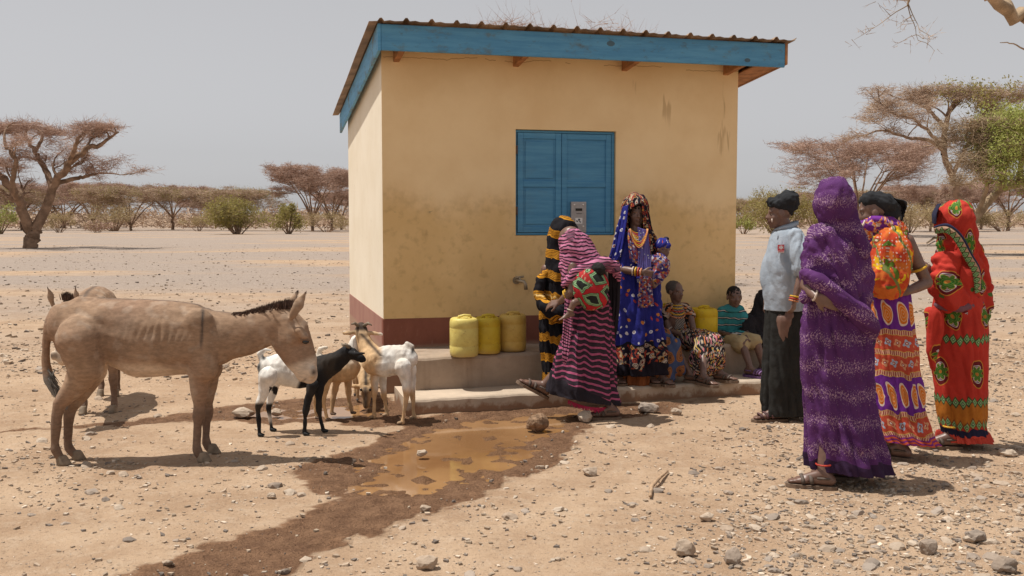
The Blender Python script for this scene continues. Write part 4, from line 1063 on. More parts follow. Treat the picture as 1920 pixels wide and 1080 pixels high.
def goat(label, Yc, prims, legs, hooves, colf, extra=None, vox=.0075, eyes=(), horns=(), ears=(), hoofc=(.10,.08,.07)):
    P = [cap(Yc, p[:2], p[2] if len(p) > 2 else (0,0), p[3] if len(p) > 3 else .8) for p in prims]
    for pts, Yf in legs: P += leg(pts, Yf)
    for (x0,y0,r0,d0,x1,y1,r1,d1) in ears: P.append(capsule(at(x0,y0,Yc+d0), r0*Yc/F, at(x1,y1,Yc+d1), r1*Yc/F, 10, 1))
    v, nr, fc = blob(P, vox, 7)
    zc = v[:, 2]-HC; fwd = v[:, 1]*CP-zc*SP; upc = v[:, 1]*SP+zc*CP; px = 960+F*v[:, 0]/fwd; py = 540-F*upc/fwd
    v = v+nr*(.006*perlin(v*14)+.004*perlin(v*A(45,45,18)))[:, None]
    c = colf(px, py, v, nr); dz = sst(perlin(v*7+9), .0, .45)[:, None]*.35; c = np.clip(c*(1-dz)+dz*A(.42,.31,.21)*np.minimum(1, c.max(1)[:, None]*2+.15), .006, 1)*(1+.16*fbm(v*16, 3)[:, None])
    b = at(prims[0][0][0], 800, Yc); root = thing('goat', label, 'goat', (b.x, Yc, 0), 'goats drinking at the puddle')
    mesh_np('body', v, fc, MT['goat_hair'], root, col=c)
    for e in eyes: V, Fq = ellip(at(e[0], e[1], Yc+e[2]), (.011,.009,.011)); mesh_np('eye', V, Fq, MT['eye'], root)
    hm = plain('goat_horn', (.20,.155,.11), .7, .25, 30)
    for h in horns: m = MB(); m.tube([at(x,y,Yc+d) for x,y,d,r in h], [r*Yc/F for x,y,d,r in h], 8); m.build('horn', hm, root, smooth=True)
    hm2 = plain('goat_hoof', hoofc, .7)
    for x_, Yf, f in hooves:
        for s in (-1, 1):
            p = at(x_, 800, Yf); V, Fq = capsule((p.x+f*.004, p.y+s*.009, .012), .012, (p.x+f*.026, p.y+s*.012, .007), .008, 8); V = np.array(V); V[:,2] = np.maximum(V[:,2], .001); mesh_np('hoof', V, Fq, hm2, root)
    return root
def Yg(py): return float(gr(0, py).y)
def legp(Yf, hx, hy, hr, kx, ky, kr, fx, fr_, py, bow=0):
    """hip, knee/hock, fetlock just above the ground"""
    return ([(hx,hy,hr),((hx*.45+kx*.55)+bow,(hy*.45+ky*.55),(hr*.36+kr*.72)),(kx,ky,kr*1.12),(kx*.65+fx*.35,ky*.65+(py-8)*.35,kr*.80),(fx,(py-8),fr_),(fx+1,py-3,fr_*1.15)], Yf)
W, BK, TN = A(.74,.71,.66), A(.016,.015,.016), A(.50,.33,.18)
# black fronted goat with white hindquarters
Yc = 6.86
def colA(px, py, v, nr):
    m = sst(px+.25*(py-690)+9*perlin(v*9), 566, 574)[:, None]; c = W*(1-m)+BK*m
    rear = (px < 545)
    b = rear*sst(py+6*perlin(v*20), 752, 762)*(1-np.exp(-((py-785)/7)**2)*(px > 500)); c = c*(1-b[:,None])+BK*b[:,None]
    b = np.exp(-((px-485)/5)**2-((py-688)/13)**2); c = c*(1-b[:,None])+BK*b[:,None]
    b = np.exp(-((px-494)/5)**2-((py-671)/5)**2); c = c*(1-b[:,None])+BK*b[:,None]
    b = sst(perlin(v*11+4), .12, .2)*sst(py, 716, 722)*(px > 505)*(px < 560)*(py < 740); c = c*(1-b[:,None])+BK*b[:,None]
    return c
y1, y2, y3, y4 = Yg(818), Yg(808), Yg(816), Yg(810)
goat('goat with white hindquarters, black forequarters and black legs beside the donkey muzzle', Yc,
     [((506,690,24),(520,692,28)), ((520,692,29),(560,698,31)), ((560,698,30),(590,700,27)), ((588,704,27),(606,690,25),(0,0),.7), ((602,692,26),(626,680,20),(0,-.02),.65), ((626,680,20),(650,664,14),(-.02,-.04),.7), ((650,660,13),(660,663,12),(-.04,-.05),.8), ((660,664,11),(677,671,8),(-.05,-.06),.8), ((676,672,8),(681,674,6.5),(-.06,-.06),.85),
      ((492,676,7),(487,664,6)), ((487,664,6),(496,656,5)), ((496,656,4.5),(508,657,3))],
     [legp(y1, 503,705,21, 484,765,7.5, 486,5.5, 818, 2), legp(y2, 512,706,19, 504,765,7, 508,5.5, 808, 2), legp(y3, 586,722,14, 573,770,7.5, 571,5.5, 816), legp(y4, 598,722,13, 598,770,7, 605,5.5, 810)],
     [(486,y1,1),(509,y2,1),(571,y3,1),(606,y4,1)], colA, eyes=[(665,660,-.11)], horns=[[(656,652,-.06,4),(649,647,-.07,3.4),(643,646,-.08,1.5)], [(653,652,.0,4),(645,649,.01,3),(640,643,.02,1.2)]],
     ears=[(656,661,4,-.10, 668,664,5.5,-.14),(668,664,5.5,-.14, 683,662,2.5,-.15)], hoofc=(.02,.02,.02))
# tan goat behind it
Yc = 7.35; y1, y2, y3, y4 = Yg(786), Yg(789), Yg(778), Yg(776)
def colB(px, py, v, nr):
    m = sst(py+8*perlin(v*9), 700, 668)[:, None]; c = TN*1.1*(1-m)+A(.66,.58,.48)*m
    m = (px > 655)*(py < 665); c = np.where(m[:,None], W, c); return c
goat('tan and white goat standing behind the black fronted goat', Yc,
     [((600,690,25),(625,690,28)), ((625,690,28),(650,690,26)), ((648,680,20),(664,655,14)), ((664,650,13),(668,640,12)), ((594,676,6),(600,655,5)), ((600,655,5),(612,652,4))],
     [legp(y1, 600,706,17, 592,750,6.5, 593,5, 784), legp(y2, 612,708,16, 606,752,6.5, 612,5, 789), legp(y3, 632,712,12, 625,748,6, 622,5, 778), legp(y4, 652,706,12, 654,745,6, 659,5, 776)],
     [(593,y1,1),(613,y2,1),(622,y3,1),(660,y4,1)], colB, horns=[[(664,634,.02,4),(656,645,.02,3.5),(622,650,.0,3),(602,655,0,3),(592,664,0,1.5)]] and [], hoofc=(.15,.10,.07))
# white goat seen from behind
Yc = 7.22; y1, y2, y3, y4 = Yg(795), Yg(785), Yg(784), Yg(780)
def colC(px, py, v, nr):
    m = sst(px+7*perlin(v*9)+.12*(py-680), 716, 702)[:, None]; c = W*(1-m)+TN*1.15*m
    m = sst(py+5*perlin(v*15), 722, 742)[:, None]; c = c*(1-m)+TN*1.15*m
    m = sst(py, 632, 622)[:, None]*.0; m2 = np.exp(-((px-(690+(py-640)*.9))/5)**2)*(py < 668)*(py > 625)*(nr[:,2] > -.2)*.9; c = c*(1-m2[:,None])+A(.03,.02,.02)*m2[:,None]
    m2 = np.exp(-((px-774)/4)**2-((py-657)/9)**2); c = c*(1-m2[:,None])+BK*m2[:,None]
    m2 = sst(py, 624, 616); c = c*(1-m2[:,None])+A(.06,.04,.03)*m2[:,None]; return c
goat('white goat with tan neck seen from behind, head raised towards the kiosk corner', Yc,
     [((762,672,22),(752,674,27)), ((752,674,28),(725,678,30)), ((725,678,30),(704,680,26)), ((703,676,25),(690,655,17),(0,.06),.85), ((690,655,17),(680,634,13),(.06,.10),.9), ((680,630,13),(677,618,12),(.1,.12),1), ((677,618,11),(677,611,8),(.12,.19),1), ((770,655,8),(764,645,6)), ((764,645,6),(773,650,5)), ((773,650,5),(775,664,3))],
     [legp(y1, 756,688,18.5, 762,746,7, 755,5.5, 795, 3), legp(y2, 770,692,15, 774,744,6.5, 776,5.2, 785, 0), legp(y3, 703,700,13, 702,742,6.5, 701,5.2, 784), legp(y4, 716,704,12, 720,742,6.5, 725,5.2, 780)],
     [(753,y1,-1),(776,y2,-1),(700,y3,-1),(725,y4,-1)], colC, horns=[[(673,612,.10,3.5),(665,606,.08,3),(659,608,.06,1.5)], [(682,611,.10,3.5),(690,606,.08,3),(697,610,.06,1.2)]],
     ears=[(668,622,3.5,.1, 655,624,5,.08),(655,624,5,.08, 644,625,2.5,.06),(687,622,3.5,.1, 702,625,5,.09),(702,625,5,.09, 716,627,2.5,.08)], hoofc=(.30,.2,.12))
# drinking goat facing the camera
Yc = 7.95; y1, y2, y3, y4 = Yg(752), Yg(750), Yg(742), Yg(741)
def colD(px, py, v, nr):
    c = TN*.95+0*v; m = np.exp(-((px-686)/4)**2)*(py < 722)*.95; c = c*(1-m[:,None])+BK*m[:,None]
    m = np.exp(-((px-685)/6)**2)*sst(py, 722, 728)*(v[:,1] < Yc-.1)*.9; c = c*(1-m[:,None])+A(.05,.035,.03)*m[:,None]; return c
goat('tan goat drinking with head down behind the white goat forelegs', Yc,
     [((678,682,22),(682,684,21),(.45,.2),1), ((682,684,21),(684,696,19),(.2,-.08),1), ((684,700,15),(685,722,11),(-.12,-.26),1), ((685,724,11),(686,736,10.5),(-.26,-.30),1), ((686,736,10),(687,762,6),(-.30,-.33),1)],
     [legp(y1, 672,700,11, 671,724,6, 671,4.5, 750), legp(y2, 696,700,11, 697,722,6, 698,4.5, 748), legp(y3, 668,698,12, 666,718,6, 666,4.5, 741), legp(y4, 690,698,12, 692,718,6, 693,4.5, 740)],
     [(671,y1,0),(698,y2,0),(666,y3,0),(693,y4,0)], colD, eyes=[(677,731,-.34),(694,731,-.34)], horns=[[(681,720,-.27,3.5),(678,712,-.24,3),(674,708,-.20,1.5)], [(689,720,-.27,3.5),(692,712,-.24,3),(696,708,-.20,1.5)]],
     ears=[(676,724,3,-.28, 667,724,4.5,-.28),(667,724,4.5,-.28, 657,724,2,-.27),(695,724,3,-.28, 704,725,4.5,-.28),(704,725,4.5,-.28, 714,726,2,-.27)])
# ------------------------------------------------------------------ people: builders
def skin_mat():
    M = Mat('skin', .42, .5); g = M.geo(); n = M.noise(g, 30, 4); k = M.step(n, .3, .7, .88, 1.12)
    M.color(M.mix(1.0, M.attr(), M.comb(k, k, k), 'MULTIPLY')); M.bump(M.noise(g, 240, 3), .12, .002)
    M.b.inputs['Subsurface Weight'].default_value = 0.0; return M.mat
MT['skin'] = skin_mat()
MT['hair'] = plain('short_dark_hair', (.012,.010,.009), .85, .3, 60, .6, 300)
MT['white_eye'] = plain('eye_white', (.34,.29,.25), .3, .05, 20, 0); MT['sole'] = plain('sandal_sole', (.17,.115,.08), .8, .2, 30)
MT['strap'] = plain('sandal_strap', (.10,.075,.06), .7, .2, 30)
MT['bead_y'] = plain('yellow_beads', (.62,.36,.03), .45, .2, 80, .5, 300); MT['bead_r'] = plain('red_beads', (.45,.05,.03), .45, .3, 80, .5, 300)
MT['bead_m'] = plain('mixed_beads', (.55,.22,.10), .5, .6, 140, .6, 300); MT['bead_w'] = plain('pale_beads', (.55,.45,.38), .45, .25, 120, .5, 300)
SK = A(.158,.088,.065)
def basis(fwd, up=(0,0,1)):
    f = A(*fwd); f /= np.linalg.norm(f); u = A(*up); r = np.cross(f, u); r /= np.linalg.norm(r); u = np.cross(r, f)
    return np.stack([r, f, u], 1)          # columns right, forward, up
def head_prims(c, Hh, R):
    c = np.array(c, float)
    def el(p, r): return ellip(c+R@(A(*p)*Hh), A(*r)*Hh, R, 14)
    def cp(p, r0, q, r1): return capsule(c+R@(A(*p)*Hh), r0*Hh, c+R@(A(*q)*Hh), r1*Hh, 10)
    P = [el((0,-.06,.14), (.335,.41,.36)), el((0,.10,-.12), (.27,.27,.34)), el((0,.14,-.33), (.19,.20,.16)), el((0,.26,-.41), (.085,.08,.075)),
         cp((0,.335,.02), .045, (0,.415,-.12), .06), cp((-.17,.30,.075), .055, (.17,.30,.075), .055), el((0,.345,-.235), (.105,.06,.035)), el((0,.335,-.29), (.09,.06,.04))]
    for s in (-1, 1): P += [cp((s*.045,.375,-.135), .045, (s*.06,.36,-.135), .035), el((s*.17,.20,-.12), (.095,.10,.11)), el((s*.34,-.03,-.03), (.04,.10,.14))]
    return P
def head_cols(v, c, col, cen, Hh, R, lips=(.10,.04,.035)):
    q = (v-np.array(cen))@R/Hh
    m = np.exp(-((q[:,0])/.10)**2-((q[:,2]+.262)/.04)**2)*(q[:,1] > .25)*(np.linalg.norm(q, axis=1) < .8)
    col = col*(1-m[:,None]*.6)+A(*lips)*m[:,None]*.6
    m = np.exp(-((np.abs(q[:,0])-.14)/.07)**2-((q[:,2]-.09)/.018)**2)*(q[:,1] > .2)*(np.linalg.norm(q, axis=1) < .8)
    return col*(1-m[:,None]*.8)+A(.012,.010,.009)*m[:,None]*.8
def face_parts(root, cen, Hh, R):
    cen = np.array(cen, float)
    for s in (-1, 1):
        V, Fq = ellip(cen+R@(A(s*.135,.270,.0)*Hh), A(.058,.045,.026)*Hh, R, 12); e = mesh_np('eye', V, Fq, MT['white_eye'], root)
        V, Fq = ellip(cen+R@(A(s*.135,.298,.002)*Hh), A(.034,.026,.03)*Hh, R, 10); mesh_np('iris', V, Fq, MT['eye'], e)
        V, Fq = capsule(cen+R@(A(s*.08,.300,.034)*Hh), .014*Hh, cen+R@(A(s*.195,.275,.03)*Hh), .014*Hh, 8); mesh_np('eyelid', V, Fq, MT['skin'], root, col=np.tile(SK*.75, (len(V), 1)))
def hair_cap(root, cen, Hh, R, mat, k=1.05, low=.0, name='hair'):
    P = [ellip(np.array(cen)+R@(A(0,-.085,.16)*Hh), A(.335,.405,.36)*Hh*k, R, 20)]
    v, n, f = blob(P, .0085, 2); q = (v-np.array(cen))@R/Hh
    v = v+n*(.004*perlin(v*60))[:, None]
    mesh_np(name, v, f, mat, root)
def hand_prims(w, d, n, L=.175, curl=.5, side=1, spread=.12):
    """wrist w, direction d, palm normal n (towards the palm); side=+1 puts the thumb on cross(d,n)"""
    w = np.array(w, float); d = A(*d); d /= np.linalg.norm(d); n = A(*n); n = n-d*np.dot(n, d); n /= np.linalg.norm(n); x = np.cross(d, n)*side
    k = L/.175; P = []
    for o in (-.028, -.009, .010, .028): P.append(capsule(w+x*o*.5*k, .014*k, w+d*.082*k+x*o*k, .0115*k, 8))
    for i, (o, ln) in enumerate(((.030,.074),(.0105,.082),(-.0095,.076),(-.029,.060))):
        p = w+d*.08*k+x*o*k; a = 0.15+curl*.35; dd = d+x*o*spread*18*.1
        for j, fr_ in enumerate((.46,.31,.23)):
            a += curl*.55*(1 if j else .3); q = p+(dd*math.cos(a)+n*math.sin(a))*ln*fr_*k
            P.append(capsule(p, (.0088-.0008*j)*k, q, (.0082-.0009*j)*k, 8)); p = q
    p = w+d*.022*k+x*.024*k; q = p+(d*.65+x*.65+n*.25)*.042*k; P.append(capsule(p, .0125*k, q, .0105*k, 8)); r = q+(d*.85+x*.25+n*.35)*.032*k; P.append(capsule(q, .0105*k, r, .0085*k, 8))
    return P
def foot_prims(an, toe, L=.235, zs=0.018, lift=0.0):
    """ankle point and toe direction (unit, horizontal unless lift); the sole sits at zs under the foot"""
    an = np.array(an, float); f = A(*toe); f /= np.linalg.norm(f); s = np.cross(f, A(0,0,1)); s /= np.linalg.norm(s); u = np.cross(s, f); k = L/.235
    g = an-u*(.072*k)                       # point on the sole under the ankle
    heel = g-f*.038*k+u*.030*k
    P = [capsule(an, .034*k, heel, .031*k, 10), capsule(heel, .030*k, g+f*.10*k+u*.024*k, .029*k, 10), capsule(an-u*.012*k, .034*k, g+f*.10*k+u*.028*k, .024*k, 10),
         capsule(g+f*.09*k+u*.020*k+s*.018*k, .021*k, g+f*.135*k+u*.016*k+s*.02*k, .018*k, 8), capsule(g+f*.09*k+u*.020*k-s*.018*k, .021*k, g+f*.13*k+u*.016*k-s*.022*k, .017*k, 8)]
    for i, (o, l) in enumerate(((-.030,.172),(-.014,.182),(.002,.178),(.017,.170),(.030,.158))):
        P.append(capsule(g+f*.13*k+u*.014*k+s*o*.8*k, .012*k, g+f*l*k+u*.011*k+s*o*k, .0098*k, 8))
    return P, g, f, s, u, k
def sandal(root, g, f, s, u, k, mat_sole=None, mat_strap=None, name='sandal', straps=((.10,.8),(.055,.9)), back=True, thick=.022):
    out = [(-.078,.0),(-.072,.022),(-.045,.034),(.0,.034),(.05,.038),(.10,.047),(.14,.049),(.175,.040),(.197,.018),(.20,0)]
    pts = out+[(a, -b) for a, b in out[::-1][1:-1]]
    V = []; n = len(pts)
    for z in (-thick, -.001):
        for a, b in pts: V.append(g+f*a*k+s*b*k+u*z)
    Fq = [tuple(range(n))[::-1], tuple(n+j for j in range(n))]+[(j, (j+1) % n, n+(j+1) % n, n+j) for j in range(n)]
    o = mesh_np(name, V, Fq, mat_sole or MT['sole'], root, smooth=False)
    for a, hgt in straps:
        m = MB(); P = []
        for t in np.linspace(-1, 1, 9):
            P.append(g+f*(a+.02*(1-abs(t)))*k+s*t*.045*k+u*(.060*hgt*math.sqrt(max(0, 1-t*t*.96))*k))
        m.tube(P, .011*k, 8, True, .45, u); m.build('strap', mat_strap or MT['strap'], o, smooth=True)
    if back:
        m = MB(); P = [g+f*(.03 if abs(t) == 1 else -.058*math.cos(t*1.4)+.0)*k+s*t*.038*k+u*.042*k for t in np.linspace(-1, 1, 9)]
        m.tube(P, .007*k, 6); m.build('heel_strap', mat_strap or MT['strap'], o, smooth=True)
    return o
def limb_prims(pts, radii): return [capsule(a, ra, b, rb, 12) for a, b, ra, rb in zip(pts[:-1], pts[1:], radii[:-1], radii[1:])]
def torso_prims(chest, pelvis, R, s=1.0, neck=None, head=None):
    chest = np.array(chest, float); pelvis = np.array(pelvis, float)
    P = [ellip(chest, A(.132,.082,.17)*s, R, 14), ellip((chest+pelvis)/2, A(.105,.075,.20)*s, R, 14), ellip(pelvis, A(.128,.095,.13)*s, R, 14)]
    if neck is not None: P.append(capsule(chest+A(0,0,.10)*s, .06*s, np.array(neck), .05*s, 12)); P.append(capsule(np.array(neck), .05*s, np.array(head)-A(0,0,.05)*s, .052*s, 12))
    return P
def make_body(root, prims, heads, vox=.0068, skin=SK, extra=None):
    v, nr, fc = blob(prims, vox, 3)
    c = np.tile(skin, (len(v), 1))*(1+.12*fbm(v*9, 3)[:, None])
    for (cen, Hh, R) in heads: c = head_cols(v, None, c, cen, Hh, R)
    if extra is not None: c = extra(v, c)
    mesh_np('body', v, fc, MT['skin'], root, col=c)
    for (cen, Hh, R) in heads: face_parts(root, cen, Hh, R)
def ring(root, name, c, nrm, R_, r, mat, sq=1.0):
    a, b, d = frame_of(nrm); c = np.array(c, float)
    P = [c+(a*math.cos(t)+b*math.sin(t)*sq)*R_ for t in np.linspace(0, 6.283, 19)]
    m = MB(); m.tube(P, r, 6, False); return m.build(name, mat, root, smooth=True)
def loft(name, root, keys, mat, nv=90, nu=140, fold=None, amp=.012, k=(3.2, .9), seed=0., twist=0., v0=None, pw=2.2, tilt=0.0, solid=.004, dirf=None, uvs=1.0, gath=None, cap_top=False):
    """cloth tube hung on horizontal rings; keys: (cx,cy,z,rx,ry,amp multiplier)"""
    K = crom(keys, nv); th = np.linspace(-math.pi, math.pi, nu, endpoint=False)
    Cx, T = np.meshgrid(np.arange(nv), th, indexing='ij')
    cx, cy, z, rx, ry, am = (K[:, i][:, None] for i in range(6))
    c, s = np.sin(T), -np.cos(T)                   # theta 0 faces the camera side (-Y)
    q = (np.abs(c)**pw+np.abs(s)**pw)**(1/pw)
    zz = z+0*T
    P = np.stack([c*1.6*k[0]*.5+seed, s*1.6*k[0]*.5, zz*k[1]+twist*T], -1).reshape(-1, 3)
    P = P+.3*np.stack([perlin(P*.7+3), perlin(P*.7+8), 0*P[:, 0]], 1)
    x = perlin(P).reshape(nv, nu); f = (np.sqrt(x*x+.0015)*2-.4)*1.25
    P2 = np.stack([P[:, 0]*1.9+zz.ravel()*3.1, P[:, 1]*1.9-zz.ravel()*2.2, zz.ravel()*2.6+9], 1); x2 = perlin(P2).reshape(nv, nu); f = f+.62*(np.sqrt(x2*x2+.001)*2-.4)
    x3 = perlin(P2*A(1.3,1.3,4.2)+5).reshape(nv, nu); f = f+.28*(np.sqrt(x3*x3+.001)*2-.4); vdist = .030*x+.018*x2
    if fold is not None: f = f+fold(T, zz)
    d = 1.75*amp*am*f
    X_ = cx+c/q*rx+c*d; Y_ = cy+s/q*ry+s*d; Z_ = zz+tilt*(X_-cx)
    V = np.stack([X_, Y_, Z_], -1).reshape(-1, 3)
    R0 = float(np.mean((K[:, 3]+K[:, 4])/2))
    vv = z+0*T
    # u: arc length along each ring, seam at the back
    dx = np.diff(np.concatenate([X_, X_[:, :1]], 1), axis=1); dy = np.diff(np.concatenate([Y_, Y_[:, :1]], 1), axis=1); L = np.sqrt(dx*dx+dy*dy)
    u = np.concatenate([np.zeros((nv, 1)), np.cumsum(L, 1)[:, :-1]], 1); u = u-u[:, nu//2][:, None]
    vv = vv+vdist*np.minimum(1, am)
    idx = np.arange(nv*nu).reshape(nv, nu); nx = np.roll(idx, -1, 1)
    FQ = np.stack([idx[1:], nx[1:], nx[:-1], idx[:-1]], -1).reshape(-1, 4)
    o = mesh_np(name, V, FQ, mat, root, uv=np.stack([u, vv], -1).reshape(-1, 2))
    if solid: m = o.modifiers.new('cloth', 'SOLIDIFY'); m.thickness = solid; m.offset = 0
    return o
def drape(name, root, prims, mat, vox=.011, fd=((0,0,1),), amp=.012, k=(9, 2.5), sm=8, seed=0., uvc=None, uvfn=None, R_=.18, cut=None):
    """soft cloth mass: one surface, folded along the directions fd, cylindrical uv in metres"""
    v, nr, fc = blob(prims, vox, sm)
    d = sum(folds(v, f, k[0], k[1], seed+3*i) for i, f in enumerate(fd))/len(fd)
    c = np.array(uvc if uvc is not None else v.mean(0))
    uv = uvfn(v) if uvfn else np.stack([R_*np.arctan2(v[:,0]-c[0], -(v[:,1]-c[1])), v[:,2]], 1)
    d2 = folds(v, fd[0], k[0]*2.1, k[1]*2.2, seed+21); dw = d; d = 1.5*d+.7*d2
    uv = uv+np.stack([.010*d2, .016*dw], 1)
    v2 = v+nr*(amp*d)[:, None]
    if cut is not None:
        keep = ~cut(v); fc = np.asarray(fc); fm = keep[fc].all(1); fc = fc[fm]
        u_, inv = np.unique(fc.ravel(), return_inverse=True); v2 = v2[u_]; uv = uv[u_]; fc = inv.reshape(fc.shape)
    o = mesh_np(name, v2, fc, mat, root, uv=uv)
    if cut is not None: m = o.modifiers.new('cloth', 'SOLIDIFY'); m.thickness = .005; m.offset = 0
    return o
def sheet(name, root, rows, mat, nu=24, nv=60, wave=(.010, 3.0), seed=0., uvo=(0,0), solid=.005, bulge=0.0):
    """hanging or draped strip; rows: list of (left xyz, right xyz)"""
    Lk = crom([np.array(r[0]) for r in rows], nv); Rk = crom([np.array(r[1]) for r in rows], nv)
    t = np.linspace(0, 1, nu)[None, :, None]; G = Lk[:, None]*(1-t)+Rk[:, None]*t
    dv = np.gradient(G, axis=0); du = np.gradient(G, axis=1); N = np.cross(du, dv); N /= np.linalg.norm(N, axis=2)[:, :, None]+1e-9
    tt = np.linspace(0, 1, nu)[None, :]+0*Lk[:, :1]; sv = np.linspace(0, 1, nv)[:, None]+0*tt
    q = np.stack([tt*wave[1]*2+seed, sv*1.4+seed, 0*tt], -1).reshape(-1, 3); x = perlin(q).reshape(nv, nu)
    G = G+N*(wave[0]*(np.sqrt(x*x+.004)*3-.6))[:, :, None]+N*(bulge*np.sin(math.pi*tt))[:, :, None]
    wu = np.linalg.norm(Rk-Lk, axis=1)[:, None]; u = (tt-.5)*wu+uvo[0]; vl = np.concatenate([[0], np.cumsum(np.linalg.norm(np.diff((Lk+Rk)/2, axis=0), axis=1))])
    vv = uvo[1]-vl[:, None]+0*tt
    idx = np.arange(nv*nu).reshape(nv, nu); FQ = np.stack([idx[:-1,:-1], idx[:-1,1:], idx[1:,1:], idx[1:,:-1]], -1).reshape(-1, 4)
    o = mesh_np(name, G.reshape(-1, 3), FQ, mat, root, uv=np.stack([u, vv], -1).reshape(-1, 2))
    if solid: m = o.modifiers.new('cloth', 'SOLIDIFY'); m.thickness = solid; m.offset = 0
    return o
# ------------------------------------------------------------------ cloth patterns
def cloth(name, fn, rough=.85, wr=.35, sheen=.0, spec=.15):
    M = Mat(name, rough, spec); uv = M.uv(); u, v, _ = M.sep(uv); g = M.geo()
    col = fn(M, u, v, uv); n = M.noise(g, 26, 4, .6, False, .6)
    k = M.step(M.noise(g, 5, 4), .3, .7, .86, 1.12)
    M.color(M.mix(1.0, col, M.comb(k, k, k), 'MULTIPLY'))
    M.bump(n, wr, .012); M.bump(M.noise(M.comb(u*1.0, v*.25, 0.0), 120, 2), .12, .002)
    M.b.inputs['Sheen Weight'].default_value = sheen; return M.mat
def p_pink(M, u, v, uv):
    n = M.noise(uv, 3.0, 3); w_ = v+(n-.5)*.05+u*.04; s = (w_/.043).fr()
    blk = M.band(s, .0, .66); wide = M.noise(M.comb(0.0, v, 2.0), 2.2, 2)
    c = M.mix(blk, M.mix(M.noise(uv, 60, 2), (.32,.055,.13), (.45,.12,.22)), (.030,.022,.030))
    thin = M.band(s, .24, .29); c = M.mix(thin*.5, c, (.12,.03,.07))
    return M.mix(v+u*.20+(n-.5)*.06 < .235, c, (.022,.018,.024))
def p_pink_top(M, u, v, uv):
    n = M.noise(uv, 4.0, 3); w_ = v+(n-.5)*.10; s = (w_/.024).fr()
    c = M.mix(M.band(s, .0, .42), M.mix(M.noise(uv, 60, 2), (.40,.085,.20), (.58,.26,.37)), (.030,.015,.028))
    big = M.step(M.noise(uv, 5, 2), .60, .68); return M.mix(big*.75, c, M.mix(M.band(s, 0, .2), (.045,.035,.045), (.35,.09,.17)))
def p_amber(M, u, v, uv):
    n = M.noise(uv, 2.2, 3); w_ = v+(n-.5)*.05+u*.10; s = (w_/.165).fr()
    ln = ((w_/.0115).fr() < .45)
    am = M.mix(ln*M.band(s, .05, .38), (.52,.235,.018), (.10,.042,.008))
    am = M.mix(M.band(s, .17, .24)*M.band(v, .78, .90), am, (.62,.42,.16))
    return M.mix(M.band(s, 0, .40), (.010,.009,.012), am)
def dots_on(M, uv, base, cell=.060, r=.31, rnd_=.55):
    d, c = M.voro(uv, 1/cell, rnd_); cs = M.sep(c)
    dc = M.mix(cs[0] > .62, (.62,.60,.64), M.mix(cs[1] > .5, (.55,.20,.045), (.42,.055,.045)))
    m = d < (cs[2]*.16+r-.08); inner = (d < (cs[2]*.16+r-.20))*(cs[1] > .45)
    return M.mix(inner, M.mix(m, base, dc), M.mix(cs[0] > .5, (.10,.11,.32), (.42,.10,.05)))
def flowers(M, uv, sc):
    w_ = M.noise(uv, 30, 2, .5, True); ws = M.sep(w_); us = M.sep(uv); q = M.comb(us[0]+(ws[0]-.5)*.02, us[1]+(ws[1]-.5)*.02, 0.0)
    d, k = M.voro(q, sc, .8); ks = M.sep(k); d2, k2 = M.voro(uv, sc*3.3); k2s = M.sep(k2)
    c = M.mix(k2s[0] > .70, (.016,.012,.022), M.mix(k2s[1] > .5, (.42,.32,.20), (.30,.05,.03)))
    f1 = M.mix(ks[0] > .62, M.mix(ks[0] > .25, (.40,.18,.04), (.36,.045,.022)), (.50,.42,.34))
    c = M.mix(d < .44, c, f1); c = M.mix((d < .36)*(d > .29), c, (.06,.02,.02)); c = M.mix(d < .17, c, M.mix(ks[1] > .5, (.48,.26,.05), (.20,.02,.02))); return M.mix(d < .07, c, (.02,.015,.02))
def p_blue(M, u, v, uv):
    b = M.mix(M.noise(uv, 6, 3), (.017,.020,.16), (.032,.035,.26)); c = dots_on(M, uv, b)
    fl = flowers(M, uv, 17); n = M.noise(uv, 5, 2)
    e = v+(n-.5)*.20
    c = M.mix(e < .46, c, fl); c = M.mix((e < .475)*(e > .452), c, (.01,.01,.02)); return M.mix(e < .29, c, (.016,.013,.02))
def p_blueveil(M, u, v, uv):
    b = M.mix(M.noise(uv, 6, 3), (.017,.020,.17), (.032,.035,.27)); c = dots_on(M, uv, b, .058, .32)
    d, k = M.voro(uv, 34); ks = M.sep(k)
    fl = M.mix(ks[0] > .62, M.mix(ks[0] > .35, (.015,.012,.03), (.33,.04,.022)), M.mix(ks[1] > .5, (.48,.20,.05), (.42,.34,.22)))
    return M.mix(M.attr('edge', 'Fac') > .5, c, fl) if False else c
def p_flower(M, u, v, uv): return flowers(M, uv, 19)
def p_mixprint(M, u, v, uv):
    d, k = M.voro(uv, 70); ks = M.sep(k)
    c = M.mix(ks[0] > .5, (.035,.03,.14), (.16,.11,.20)); c = M.mix(ks[1] > .80, c, (.42,.38,.44)); c = M.mix(ks[2] > .80, c, (.30,.06,.06)); return M.mix(ks[2] < .08, c, (.45,.22,.05))
def p_purple(M, u, v, uv):
    n = M.noise(uv, 3, 3); b = M.mix(n, (.066,.018,.086), (.108,.034,.138))
    bandv = M.step(((v+(n-.5)*.07)*6.9*6.283/6.283/1.0).fr().ab()-.5, -.5, .5) if False else (((v+(n-.5)*.10)/.150).fr()-.5).ab()*2
    thr = M.step(bandv, .05, 1.0, .585, .71)
    sp = M.noise(M.comb(u*1.6, v, 0.0), 80, 2, .65); sp2 = M.noise(M.comb(u*1.3, v, 4.0), 230, 1, .6)
    m = ((sp*.55+sp2*.45) > (thr-.045)); c = M.mix(m*.8, b, M.mix(M.noise(uv, 300, 1), (.30,.16,.28), (.62,.44,.47)))
    return M.mix(v < .155, c, (.035,.016,.045))
